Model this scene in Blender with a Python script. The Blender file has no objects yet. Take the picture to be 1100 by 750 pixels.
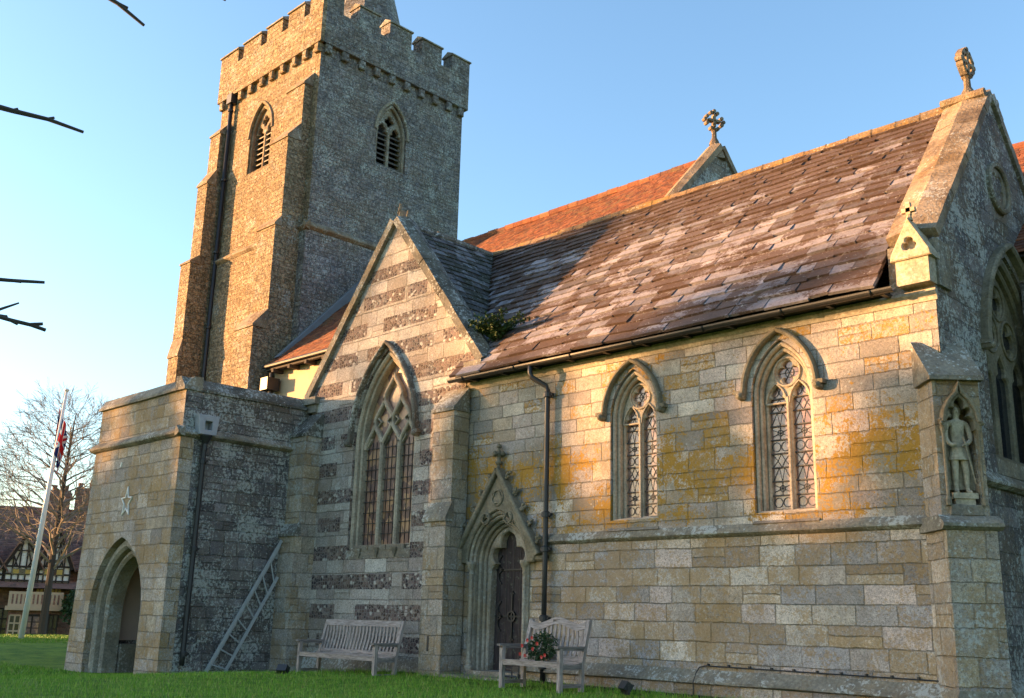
import bpy, math, random
import numpy as np
from mathutils import Vector, Matrix, noise as mnoise
from mathutils.geometry import tessellate_polygon
random.seed(7)
rnd = random.random
def ru(a, b): return a + (b - a) * random.random()
SC = bpy.context.scene
COL = SC.collection

# ------------------------------------------------------------------ camera, sky, sun, exposure
cam = bpy.data.cameras.new('camera'); co = bpy.data.objects.new('camera', cam); COL.objects.link(co)
cam.sensor_width = 36.0; cam.lens = 36.37; cam.clip_end = 5000; cam.clip_start = 0.05
Rt = Vector((0.70958204, 0.70420986, 0.02412068)); Up = Vector((0.16150239, -0.19586447, 0.96724045)); Fw = Vector((-0.68586465, 0.6824409, 0.25271349))
mw = Matrix((Rt, Up, -Fw)).transposed().to_4x4(); mw.translation = (0, 0, 1.0)
co.matrix_world = mw
SC.camera = co
SUN_AZ = math.radians(35)      # south of due west
SUN_EL = math.radians(6.0)
sd = Vector((-math.cos(SUN_AZ) * math.cos(SUN_EL), -math.sin(SUN_AZ) * math.cos(SUN_EL), math.sin(SUN_EL)))
world = bpy.data.worlds.new('World'); SC.world = world; world.use_nodes = True
wn = world.node_tree; wn.nodes.clear()
sky = wn.nodes.new('ShaderNodeTexSky'); sky.sky_type = 'NISHITA'; sky.sun_disc = False
sky.sun_elevation = SUN_EL; sky.sun_rotation = math.atan2(sd.x, sd.y)
sky.air_density = 1.0; sky.dust_density = 1.1; sky.ozone_density = 2.3
bg = wn.nodes.new('ShaderNodeBackground'); bg.inputs[1].default_value = 0.15
wo = wn.nodes.new('ShaderNodeOutputWorld')
wn.links.new(sky.outputs[0], bg.inputs[0]); wn.links.new(bg.outputs[0], wo.inputs[0])
sl = bpy.data.lights.new('sun', 'SUN'); sl.energy = 5.0; sl.angle = math.radians(0.7); sl.color = (1.0, 0.53, 0.21)
so = bpy.data.objects.new('sun', sl); COL.objects.link(so); so.rotation_euler = sd.to_track_quat('Z', 'Y').to_euler()
SC.view_settings.view_transform = 'Standard'; SC.view_settings.look = 'None'
SC.view_settings.gamma = 1.0; SC.view_settings.use_curve_mapping = False
SC.view_settings.exposure = 2.15

# ------------------------------------------------------------------ node helpers
class N:
    def __init__(s, name):
        s.m = bpy.data.materials.new(name); s.m.use_nodes = True; s.t = s.m.node_tree; s.t.nodes.clear()
        s.out = s.t.nodes.new('ShaderNodeOutputMaterial'); s.b = s.t.nodes.new('ShaderNodeBsdfPrincipled')
        s.t.links.new(s.b.outputs[0], s.out.inputs[0]); s._geo = None
    def geo(s):
        if not s._geo: s._geo = s.t.nodes.new('ShaderNodeNewGeometry')
        return s._geo
    def set(s, inp, v):
        if isinstance(v, bpy.types.NodeSocket): s.t.links.new(v, inp)
        elif isinstance(v, (tuple, list)):
            v = tuple(v)
            if len(v) == 3 and inp.type == 'RGBA': v += (1,)
            inp.default_value = v
        else: inp.default_value = v
    def m_(s, op, a, b=0.0, c=0.0, clamp=False):
        n = s.t.nodes.new('ShaderNodeMath'); n.operation = op; n.use_clamp = clamp
        s.set(n.inputs[0], a); s.set(n.inputs[1], b); s.set(n.inputs[2], c); return n.outputs[0]
    def vm(s, op, a, b=(0, 0, 0), out=0):
        n = s.t.nodes.new('ShaderNodeVectorMath'); n.operation = op; s.set(n.inputs[0], a)
        if op == 'SCALE': s.set(n.inputs[3], b)
        else: s.set(n.inputs[1], b)
        return n.outputs['Value'] if op in ('DOT_PRODUCT', 'LENGTH') else n.outputs[0]
    def mix(s, f, a, b, mode='MIX'):
        n = s.t.nodes.new('ShaderNodeMix'); n.data_type = 'RGBA'; n.blend_type = mode; n.clamp_factor = True
        s.set(n.inputs[0], f); s.set(n.inputs[6], a); s.set(n.inputs[7], b); return n.outputs[2]
    def noise(s, vec, scale, detail=3, rough=0.55, dim='3D', w=None):
        n = s.t.nodes.new('ShaderNodeTexNoise'); n.noise_dimensions = dim
        if dim != '1D': s.set(n.inputs['Vector'], vec)
        else: s.set(n.inputs['W'], w)
        n.inputs['Scale'].default_value = scale; n.inputs['Detail'].default_value = detail; n.inputs['Roughness'].default_value = rough
        return n.outputs[0]
    def voro(s, vec, scale, feat='F1', dim='3D', w=None, rand=1.0):
        n = s.t.nodes.new('ShaderNodeTexVoronoi'); n.voronoi_dimensions = dim; n.feature = feat
        if dim == '1D': s.set(n.inputs['W'], w)
        else: s.set(n.inputs['Vector'], vec)
        n.inputs['Scale'].default_value = scale; n.inputs['Randomness'].default_value = rand
        return n
    def ramp(s, f, stops, interp='LINEAR'):
        n = s.t.nodes.new('ShaderNodeValToRGB'); n.color_ramp.interpolation = interp; e = n.color_ramp.elements
        while len(e) < len(stops): e.new(0.5)
        for i, (p, c) in enumerate(stops):
            e[i].position = p; e[i].color = (*c, 1) if len(c) == 3 else c
        s.set(n.inputs[0], f); return n.outputs[0]
    def ss(s, x, a, b):
        n = s.t.nodes.new('ShaderNodeMapRange'); n.interpolation_type = 'SMOOTHSTEP'
        s.set(n.inputs[0], x); s.set(n.inputs[1], a); s.set(n.inputs[2], b); n.inputs[3].default_value = 0; n.inputs[4].default_value = 1
        return n.outputs[0]
    def sep(s, v):
        n = s.t.nodes.new('ShaderNodeSeparateXYZ'); s.set(n.inputs[0], v); return n.outputs
    def comb(s, x, y, z):
        n = s.t.nodes.new('ShaderNodeCombineXYZ'); s.set(n.inputs[0], x); s.set(n.inputs[1], y); s.set(n.inputs[2], z); return n.outputs[0]
    def bump(s, h, dist=0.01, strength=1.0):
        n = s.t.nodes.new('ShaderNodeBump'); s.set(n.inputs['Height'], h); n.inputs['Distance'].default_value = dist
        n.inputs['Strength'].default_value = strength; s.set(s.b.inputs['Normal'], n.outputs[0])
    def fin(s, col, rough=0.9, spec=0.3, metal=0.0):
        s.set(s.b.inputs['Base Color'], col); s.set(s.b.inputs['Roughness'], rough); s.set(s.b.inputs['Specular IOR Level'], spec)
        s.set(s.b.inputs['Metallic'], metal); return s.m

def lichens(n, P, col, white, orange, green, block=None, zone=None):
    """lichen and algae growth with a shape of its own"""
    big = n.noise(P, 0.55, 3, 0.6)
    if green > 0:
        g = n.m_('MULTIPLY', n.ss(n.noise(P, 0.8, 5, 0.65), 0.48, 0.66), green)
        col = n.mix(g, col, (0.165, 0.145, 0.11))
        d = n.m_('MULTIPLY', n.ss(n.noise(n.vm('MULTIPLY', P, (1, 1, .35)), 1.9, 5, 0.7), 0.52, 0.7), green * .8)
        col = n.mix(d, col, (0.085, 0.08, 0.07))
    if orange > 0:
        f = n.m_('ADD', n.m_('MULTIPLY', n.noise(P, 9, 8, 0.78), .5), n.m_('MULTIPLY', n.noise(P, 34, 4, .7), .5)); val = n.m_('ADD', n.m_('MULTIPLY', f, 0.95), n.m_('MULTIPLY', n.noise(P, 1.3, 4, 0.6), 0.55))
        if zone is not None: val = n.m_('SUBTRACT', n.m_('ADD', val, .0), n.m_('MULTIPLY', n.m_('SUBTRACT', 1.0, zone), .13))
        o = n.ss(val, .762, .772)
        if block is not None:
            bt = n.m_('ADD', n.m_('MULTIPLY', n.ss(block, 0.80, 0.84), .10), f)
            if zone is not None: bt = n.m_('SUBTRACT', bt, n.m_('MULTIPLY', n.m_('SUBTRACT', 1.0, zone), .04))
            o = n.m_('MAXIMUM', o, n.m_('MULTIPLY', n.ss(bt, .565, .578), .85))
        o = n.m_('MULTIPLY', o, min(1, orange * 1.1), clamp=True)
        col = n.mix(o, col, n.mix(n.noise(P, 30, 2), (0.24, 0.135, 0.03), (0.46, 0.255, 0.045)))
    if white > 0:
        thr = 0.665 - white * 0.20
        s1 = n.ss(n.m_('ADD', n.m_('MULTIPLY', n.noise(P, 17, 5, 0.75), .65), n.m_('MULTIPLY', n.noise(P, 1.6, 3, .6), .42)), thr, thr + 0.05)
        sp = n.voro(P, 13).outputs['Distance']
        s2 = n.m_('MULTIPLY', n.m_('SUBTRACT', 1.0, n.ss(sp, 0.16, 0.26)), n.ss(n.noise(P, 2.3, 3), 0.62 - white * .22, 0.68 - white * .2))
        w = n.m_('MULTIPLY', n.m_('MAXIMUM', s1, s2), min(1, .45 + white * .5), clamp=True)
        col = n.mix(w, col, n.mix(n.noise(P, 40, 2), (0.36, 0.37, 0.35), (0.62, 0.62, 0.57)))
    return col

def stone(name, pal, w=0.5, h=0.24, mortar=(0.2, 0.18, 0.14), mw_=0.008, white=.3, orange=.0, green=.2, rough=1.0, zone=None, bands=None, wob=.35, jr=.8, gb=.25, vb=1.0, mv=.8, sp=0):
    n = N(name); g = n.geo(); P = g.outputs['Position']; Nn = g.outputs['True Normal']
    nx, ny, nz = n.sep(Nn); px, py, pz = n.sep(P)
    ln = n.m_('MAXIMUM', n.m_('SQRT', n.m_('ADD', n.m_('MULTIPLY', nx, nx), n.m_('MULTIPLY', ny, ny))), 0.05)
    u = n.m_('DIVIDE', n.m_('SUBTRACT', n.m_('MULTIPLY', py, nx), n.m_('MULTIPLY', px, ny)), ln)
    wz = n.noise(None, 0.9, 0, dim='1D', w=pz)
    jit = n.m_('ADD', n.m_('MULTIPLY', n.m_('SUBTRACT', n.noise(P, 2.5, 2), .5), 0.05 * jr), n.m_('MULTIPLY', n.m_('SUBTRACT', n.noise(P, 14, 3), .5), 0.03 * jr))
    v = n.m_('ADD', n.m_('ADD', pz, n.m_('MULTIPLY', wz, wob)), jit)
    vr = n.m_('DIVIDE', v, h); row = n.m_('FLOOR', vr); fr = n.m_('FRACT', vr)
    wh = n.t.nodes.new('ShaderNodeTexWhiteNoise'); wh.noise_dimensions = '1D'; n.set(wh.inputs['W'], row)
    uu = n.m_('ADD', n.m_('DIVIDE', n.m_('ADD', u, n.m_('MULTIPLY', jit, .7)), w), n.m_('MULTIPLY', wh.outputs[0], 173.0))
    v1 = n.voro(None, 1.0, 'F1', '1D', uu, .72); ve = n.voro(None, 1.0, 'DISTANCE_TO_EDGE', '1D', uu, .72)
    rc = n.sep(v1.outputs['Color'])
    du = n.m_('MULTIPLY', ve.outputs['Distance'], w); dv = n.m_('MULTIPLY', n.m_('MINIMUM', fr, n.m_('SUBTRACT', 1.0, fr)), h)
    sub = n.m_('GREATER_THAN', rc[2], .90)
    dv = n.m_('MINIMUM', dv, n.m_('ADD', n.m_('MULTIPLY', n.m_('ABSOLUTE', n.m_('SUBTRACT', fr, .52)), h), n.m_('SUBTRACT', 1.0, sub)))
    d = n.m_('MINIMUM', du, dv); sh = n.m_('MULTIPLY', sub, n.m_('MULTIPLY', n.m_('GREATER_THAN', fr, .52), .37))
    fine = n.noise(P, 26, 4, .65); med = n.noise(P, 6, 4, .6)
    blk = n.ss(n.m_('ADD', d, n.m_('MULTIPLY', n.m_('SUBTRACT', fine, .5), .012)), mw_ * .35, mw_ * 1.5)
    jv = n.m_('ADD', n.m_('MULTIPLY', n.ss(n.noise(P, 2.1, 4, .65), .40, .60), mv), mv * .15); blc = n.m_('SUBTRACT', 1.0, n.m_('MULTIPLY', n.m_('SUBTRACT', 1.0, blk), jv))
    k = len(pal); col = n.ramp(n.m_('FRACT', n.m_('ADD', rc[0], sh)), [(i / k, c) for i, c in enumerate(pal)], 'CONSTANT')
    br = n.m_('ADD', n.m_('MULTIPLY', rc[1], .40 * vb), 1 - .2 * vb)
    br = n.m_('MULTIPLY', br, n.m_('ADD', n.m_('MULTIPLY', med, .7), .63))
    br = n.m_('MULTIPLY', br, n.m_('ADD', n.m_('MULTIPLY', fine, 1.5), .25)); br = n.m_('MULTIPLY', br, n.m_('ADD', n.m_('MULTIPLY', n.noise(P, 70, 3, .75), 1.7), .22))
    pit = n.ss(n.noise(P, 55, 3, .6), .36, .46)
    br = n.m_('MULTIPLY', br, n.m_('ADD', n.m_('MULTIPLY', pit, .45), .57))
    br = n.m_('MULTIPLY', br, n.m_('ADD', n.m_('MULTIPLY', n.noise(P, .45, 3), .5), .75))
    col = n.mix(1.0, col, n.comb(br, br, br), 'MULTIPLY')
    if sp > 0:
        e1 = n.ss(n.noise(P, 11, 6, .75), .40, .50); col = n.mix(n.m_('MULTIPLY', n.m_('SUBTRACT', 1.0, e1), .55 * sp), col, tuple(x * .32 for x in pal[0]))
    if gb > 0: col = n.mix(n.m_('MULTIPLY', n.ss(n.noise(P, 1.3, 5, .65), .45, .62), gb), col, (0.17, 0.16, 0.145))
    hgt = None
    if bands:
        # courses of knapped flint between courses of ashlar
        z0, per, duty, zt = bands
        fz = n.m_('FRACT', n.m_('DIVIDE', n.m_('SUBTRACT', n.m_('ADD', pz, n.m_('MULTIPLY', jit, .5)), z0), per))
        isf = n.m_('MULTIPLY', n.m_('LESS_THAN', fz, duty), n.m_('LESS_THAN', pz, zt))
        edge = n.m_('LESS_THAN', n.ss(n.noise(None, .55, 1, dim='1D', w=n.m_('ADD', n.m_('MULTIPLY', u, 1.6), n.m_('MULTIPLY', n.m_('FLOOR', n.m_('DIVIDE', n.m_('SUBTRACT', pz, z0), per)), 31.7))), .36, .40), .5)
        isf = n.m_('MULTIPLY', isf, n.m_('SUBTRACT', 1.0, edge))
        q = n.comb(n.m_('MULTIPLY', u, 1.0), n.m_('MULTIPLY', pz, 1.15), 0)
        fv = n.voro(q, 13, 'F1', '2D', rand=.8); fe = n.voro(q, 13, 'DISTANCE_TO_EDGE', '2D', rand=.8)
        fc = n.sep(fv.outputs['Color'])
        fcol = n.ramp(fc[0], [(0, (0.07, 0.052, 0.056)), (.3, (0.14, 0.098, 0.095)), (.58, (0.21, 0.15, 0.14)), (.80, (0.31, 0.25, 0.225)), (.91, (0.55, 0.5, 0.45))], 'CONSTANT')
        fm = n.ss(n.m_('ADD', fe.outputs['Distance'], n.m_('MULTIPLY', n.m_('SUBTRACT', fine, .5), .12)), .05, .17)
        fcol = n.mix(fm, (0.27, 0.235, 0.21), fcol)
        col = n.mix(isf, n.mix(blc, mortar, col), fcol)
        hgt = n.m_('ADD', n.m_('MULTIPLY', isf, n.m_('MULTIPLY', fm, 1.2)), n.m_('MULTIPLY', n.m_('SUBTRACT', 1.0, isf), blk))
    else:
        col = n.mix(blc, mortar, col)
    zf = None
    if zone: zf = n.m_('MULTIPLY', n.ss(pz, zone[0], zone[0] + .4), n.m_('SUBTRACT', 1.0, n.ss(pz, zone[1] - .7, zone[1])))
    if zone: zf = n.m_('ADD', n.m_('MULTIPLY', zf, .9), .12)
    if zone: col = n.mix(n.m_('MULTIPLY', n.m_('MULTIPLY', zf, n.ss(n.noise(P, 1.5, 6, .7), .42, .56)), .7), col, (0.20, 0.165, 0.11))
    col = lichens(n, P, col, white, orange, green, rc[2], zf)
    rg = n.m_('ADD', n.m_('MULTIPLY', rc[2], .6), .4)
    if hgt is None: hgt = blk
    hh = n.m_('ADD', n.m_('MULTIPLY', hgt, .8), n.m_('MULTIPLY', n.m_('ADD', n.m_('MULTIPLY', fine, 1.0), n.m_('MULTIPLY', med, 1.1)), n.m_('MULTIPLY', rg, rough)))
    hh = n.m_('ADD', hh, n.m_('MULTIPLY', rc[1], .35))
    if sp > 0: hh = n.m_('ADD', hh, n.m_('MULTIPLY', e1, .9 * sp))
    n.bump(hh, 0.022 * (0.6 + .4 * rough), 1.0)
    return n.fin(col, .93, .2)

def dressed(name, base=(0.37, 0.32, 0.255), white=.3, orange=.2, green=.35, dark=(0.17, 0.15, 0.125), amt=.6, bmp=.009):
    n = N(name); P = n.geo().outputs['Position']
    f = n.noise(P, 24, 5, .65); m = n.noise(P, 3.2, 4, .6)
    br = n.m_('MULTIPLY', n.m_('ADD', n.m_('MULTIPLY', f, 1.7), .18), n.m_('ADD', n.m_('MULTIPLY', m, .8), .6))
    col = n.mix(n.m_('MULTIPLY', n.ss(n.noise(P, 2.1, 5, .65), .42, .62), amt), base, dark)
    col = n.mix(1.0, col, n.comb(br, br, br), 'MULTIPLY')
    col = lichens(n, P, col, white, orange, green)
    n.bump(n.m_('ADD', f, n.m_('MULTIPLY', m, 1.5)), bmp, 1.0)
    return n.fin(col, .92, .2)

def plain(name, c, rough=.6, metal=0, var=.25, scale=9, spec=.4, bmp=.002):
    n = N(name); P = n.geo().outputs['Position']; f = n.noise(P, scale, 4, .6)
    k = n.m_('ADD', n.m_('MULTIPLY', f, 2 * var), 1 - var)
    col = n.mix(1.0, c, n.comb(k, k, k), 'MULTIPLY')
    if bmp: n.bump(n.noise(P, scale * 4, 3), bmp, .8)
    return n.fin(col, n.m_('ADD', n.m_('MULTIPLY', f, .2), rough - .1), spec, metal)

PAL_AISLE = [(0.441, 0.37, 0.314), (0.483, 0.415, 0.352), (0.367, 0.325, 0.303), (0.462, 0.365, 0.275), (0.326, 0.295, 0.286), (0.546, 0.47, 0.396), (0.378, 0.32, 0.286), (0.473, 0.385, 0.341), (0.304, 0.265, 0.242)]
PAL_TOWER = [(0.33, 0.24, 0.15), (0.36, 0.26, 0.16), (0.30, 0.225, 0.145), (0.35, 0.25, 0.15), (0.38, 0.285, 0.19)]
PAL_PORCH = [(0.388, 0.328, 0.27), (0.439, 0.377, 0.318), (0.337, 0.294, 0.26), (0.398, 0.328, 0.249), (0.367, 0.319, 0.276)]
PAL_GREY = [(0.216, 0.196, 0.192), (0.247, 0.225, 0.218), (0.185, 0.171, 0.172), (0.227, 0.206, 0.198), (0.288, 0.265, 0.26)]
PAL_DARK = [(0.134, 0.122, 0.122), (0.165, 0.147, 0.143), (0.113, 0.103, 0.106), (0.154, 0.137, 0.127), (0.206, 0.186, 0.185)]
PAL_TRANS = [(0.40, 0.355, 0.315), (0.35, 0.31, 0.28), (0.47, 0.43, 0.385), (0.33, 0.28, 0.25), (0.39, 0.34, 0.30)]
M = {}
M['aisle'] = stone('aisle_ashlar', PAL_AISLE, .52, .262, white=.18, orange=.95, green=.3, zone=(2.2, 4.3), rough=.8, mv=.6)
M['aisle_low'] = stone('aisle_lower_ashlar', PAL_AISLE, .60, .268, white=.1, orange=.45, green=.25, rough=.8, wob=.1, mv=.7)
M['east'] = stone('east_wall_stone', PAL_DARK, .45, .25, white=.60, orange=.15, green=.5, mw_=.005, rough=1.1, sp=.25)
M['tower'] = stone('tower_stone_sunlit', PAL_TOWER, .27, .165, mw_=.008, white=.40, orange=.1, green=.1, rough=1.9, mortar=(.17, .13, .09), vb=.5, mv=.12, sp=1.0)  # golden palette puts the low sun into the south stone colour
M['tower_e'] = stone('tower_east_stone_shaded', PAL_GREY, .27, .165, mw_=.008, white=.50, orange=.12, green=.4, rough=1.6, mortar=(.11, .10, .09), vb=.5, mv=.2, sp=.8)  # same tower stone in grey, east-face shade put into the colour
M['porch'] = stone('porch_ashlar', PAL_PORCH, .46, .27, white=.2, orange=.45, green=.25, rough=1.0, sp=.14, mv=.45)
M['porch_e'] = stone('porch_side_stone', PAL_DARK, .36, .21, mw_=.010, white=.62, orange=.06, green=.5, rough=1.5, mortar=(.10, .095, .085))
M['trans'] = stone('transept_flint_and_stone', PAL_TRANS, .62, .30, white=.28, orange=.1, green=.12, bands=(0.92, .585, .5, 8.2), rough=1.0, sp=.08, mv=.6)
M['butt'] = stone('buttress_stone', PAL_PORCH, .5, .3, white=.4, orange=.35, green=.3, rough=1.0, sp=.14, mv=.5)
M['dress'] = dressed('dressed_stone')
M['dress_pale'] = dressed('window_stone', (0.43, 0.365, 0.28), .05, .05, .15, amt=.4)
M['cope'] = dressed('coping_stone', (0.26, 0.23, 0.18), .45, .15, .6, (.10, .09, .075), .7, .016)
M['pale_cap'] = dressed('pinnacle_stone', (0.42, 0.35, 0.25), .3, .25, .3, amt=.4)
M['cope_dark'] = dressed('dark_coping_stone', (0.15, 0.14, 0.12), .52, .05, .7, (.06, .055, .045), .8, .018)
M['cope_warm'] = dressed('gable_coping_stone', (0.26, 0.205, 0.15), .30, .18, .5, (.12, .085, .06), .85, .020)
M['plinth'] = dressed('plinth_stone', (0.25, 0.22, 0.17), .58, .12, .5, amt=.8, bmp=.02)
M['sill'] = dressed('sill_stone', (0.24, 0.205, 0.16), .42, .1, .3, amt=.6, bmp=.016)
M['carved'] = dressed('carved_stone', (0.22, 0.19, 0.14), .12, .1, .5, (.10, .09, .06), .6, .010)
M['iron'] = plain('black_iron', (0.02, 0.02, 0.022), .45, 0, .3, 14, .5)
M['leadm'] = plain('lead_came', (0.035, 0.033, 0.035), .5, .0, .2)
M['leadsheet'] = plain('lead_sheet', (0.16, 0.165, 0.18), .55, .0, .3, 4)
M['door'] = None

def roofmat(name, pal, moss, mossamt, mossscale=.9, white=.15, rz=None):
    n = N(name); g = n.geo(); P = g.outputs['Position']; r = g.outputs['Random Per Island']
    k = len(pal); col = n.ramp(r, [(i / k, c) for i, c in enumerate(pal)], 'CONSTANT')
    wn_ = n.t.nodes.new('ShaderNodeTexWhiteNoise'); wn_.noise_dimensions = '1D'; n.set(wn_.inputs['W'], n.m_('MULTIPLY', r, 917.0))
    f = n.noise(P, 22, 5, .65); m = n.noise(P, 5, 4, .6)
    br = n.m_('MULTIPLY', n.m_('ADD', n.m_('MULTIPLY', f, 1.4), .3), n.m_('ADD', n.m_('MULTIPLY', m, .8), .6))
    br = n.m_('MULTIPLY', br, n.m_('ADD', n.m_('MULTIPLY', wn_.outputs[0], .35), .82))
    col = n.mix(1.0, col, n.comb(br, br, br), 'MULTIPLY')
    pz = n.sep(P)[2]
    ms = n.m_('ADD', n.m_('ADD', n.m_('MULTIPLY', n.noise(n.vm('MULTIPLY', P, (1, 1.6, 1.6)), mossscale, 5, .65), .68), n.m_('MULTIPLY', f, .30)), n.m_('MULTIPLY', wn_.outputs[0], .16))
    if rz: ms = n.m_('ADD', ms, n.m_('MULTIPLY', n.ss(pz, rz, rz + 1.0), .12))
    col = n.mix(n.m_('MULTIPLY', n.ss(ms, .615 - mossamt, .66 - mossamt), .85), col, n.mix(f, moss, tuple(x * 1.9 for x in moss)))
    if white: col = n.mix(n.m_('MULTIPLY', n.ss(n.noise(P, 14, 5, .7), .66 - white * .3, .72 - white * .3), .6), col, (0.42, 0.40, 0.38))
    n.bump(n.m_('ADD', f, m), .010, 1.0)
    return n.fin(col, .88, .25)
M['slate'] = roofmat('stone_slate', [(0.22, 0.195, 0.215), (0.27, 0.245, 0.265), (0.19, 0.17, 0.185), (0.30, 0.27, 0.29), (0.16, 0.14, 0.15), (0.24, 0.215, 0.235), (0.11, 0.09, 0.09)], (0.045, 0.024, 0.015), .078, 1.0, rz=7.9)
M['slate_dark'] = roofmat('shaded_valley_slate', [(0.10, 0.095, 0.10), (0.14, 0.13, 0.135), (0.08, 0.075, 0.075), (0.20, 0.19, 0.195), (0.06, 0.055, 0.05)], (0.03, 0.03, 0.018), .05, 1.2, .25)  # slate palette darkened to carry the shade of the transept slope
M['tile'] = roofmat('red_clay_tile', [(0.20, 0.072, 0.038), (0.24, 0.09, 0.045), (0.17, 0.065, 0.038), (0.23, 0.105, 0.055), (0.13, 0.058, 0.04)], (0.10, 0.065, 0.035), -.04, 1.2, 0)
M['house_tile'] = roofmat('brown_house_tile', [(0.19, 0.105, 0.08), (0.23, 0.125, 0.095), (0.15, 0.085, 0.07)], (0.05, 0.035, 0.025), -.02, 1.2, 0)
M['ridge'] = dressed('ridge_tile', (0.20, 0.13, 0.075), .25, .35, .4, (.10, .06, .035), .7, .014)
M['under'] = plain('roof_underlay', (0.05, 0.04, 0.035), .9)
def render_mat():
    n = N('lime_render'); P = n.geo().outputs['Position']; m = n.noise(P, 2.5, 5, .6); f = n.noise(P, 30, 4)
    col = n.mix(m, (0.42, 0.31, 0.20), (0.54, 0.42, 0.29)); n.bump(n.m_('ADD', f, m), .006); return n.fin(col, .9, .2)
M['render'] = render_mat()
M['plaster'] = plain('porch_plaster', (0.62, 0.47, 0.40), .9, 0, .12, 3)
def woodmat(name, a, b, ax=0, sc=18, gap=None):
    n = N(name); P = n.t.nodes.new('ShaderNodeTexCoord').outputs['Object']
    s = [2.0, 2.0, 2.0]
    for i in range(3):
        if i != ax: s[i] = 22
    q = n.vm('MULTIPLY', P, tuple(s)); f = n.noise(q, 3.0, 5, .65); g2 = n.noise(P, 3, 3)
    col = n.mix(n.ss(f, .3, .7), a, b)
    k = n.m_('ADD', n.m_('MULTIPLY', g2, .6), .7); col = n.mix(1.0, col, n.comb(k, k, k), 'MULTIPLY')
    col = n.mix(n.m_('MULTIPLY', n.ss(n.noise(P, 12, 5, .7), .58, .68), .45), col, (0.20, 0.22, 0.15))
    n.bump(f, .004); return n.fin(col, .8, .25)
M['wood_x'] = woodmat('weathered_teak', (0.20, 0.165, 0.15), (0.46, 0.385, 0.355), 0)
M['wood_z'] = woodmat('weathered_teak_upright', (0.20, 0.165, 0.15), (0.46, 0.385, 0.355), 2)
M['wood_y'] = woodmat('weathered_teak_arm', (0.14, 0.12, 0.11), (0.30, 0.255, 0.24), 1)
M['door'] = woodmat('old_oak_door', (0.028, 0.02, 0.02), (0.075, 0.055, 0.055), 2)
def glassmat(name, cols, sc, rough=.18):
    n = N(name); P = n.geo().outputs['Position']; v = n.voro(P, sc); r = n.sep(v.outputs['Color'])
    k = len(cols); col = n.ramp(r[0], [(i / k, c) for i, c in enumerate(cols)], 'CONSTANT')
    f = n.noise(P, 5, 3)
    col = n.mix(n.m_('MULTIPLY', n.ss(n.noise(P, 1.7, 3), .42, .62), .55), col, (0.16, 0.10, 0.09))
    n.bump(n.m_('ADD', n.m_('MULTIPLY', r[1], .5), f), .006); return n.fin(col, rough, .8)
M['glass'] = glassmat('leaded_glass', [(0.22, 0.12, 0.10), (0.32, 0.19, 0.15), (0.40, 0.26, 0.21), (0.28, 0.16, 0.13)], 11)  # pinkish amber cells put a sunset reflection into the glass colour
M['glass_old'] = glassmat('old_reflecting_glass', [(0.10, 0.05, 0.04), (0.30, 0.15, 0.08), (0.42, 0.24, 0.12), (0.16, 0.08, 0.06)], 6, .45)  # brown and amber cells stand in for reflections on old panes
M['glass_dark'] = plain('dark_window_glass', (0.02, 0.023, 0.028), .12, 0, .2, 4, .8, 0)
M['louvre'] = plain('slate_louvre', (0.10, 0.09, 0.09), .6, 0, .3)
M['alu'] = plain('dull_aluminium', (0.40, 0.41, 0.42), .5, .1, .2, 8)
M['grey_plastic'] = plain('pale_grey_lead', (0.34, 0.34, 0.36), .6)
M['white_paint'] = plain('white_paint', (0.75, 0.74, 0.72), .45, 0, .06)
M['leaf'] = plain('dark_leaf', (0.035, 0.07, 0.02), .55, 0, .5, 25, .4, 0)
M['leaf2'] = plain('fern_leaf', (0.04, 0.075, 0.02), .6, 0, .5, 20, .3, 0)
M['petal'] = plain('red_petal', (0.38, 0.02, 0.015), .5, 0, .3, 30, .4, 0)
M['bark'] = plain('dark_bark', (0.05, 0.04, 0.033), .9, 0, .4, 20)
M['twig'] = plain('bare_twig', (0.20, 0.165, 0.14), .9, 0, .3, 5, .3, 0)

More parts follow.
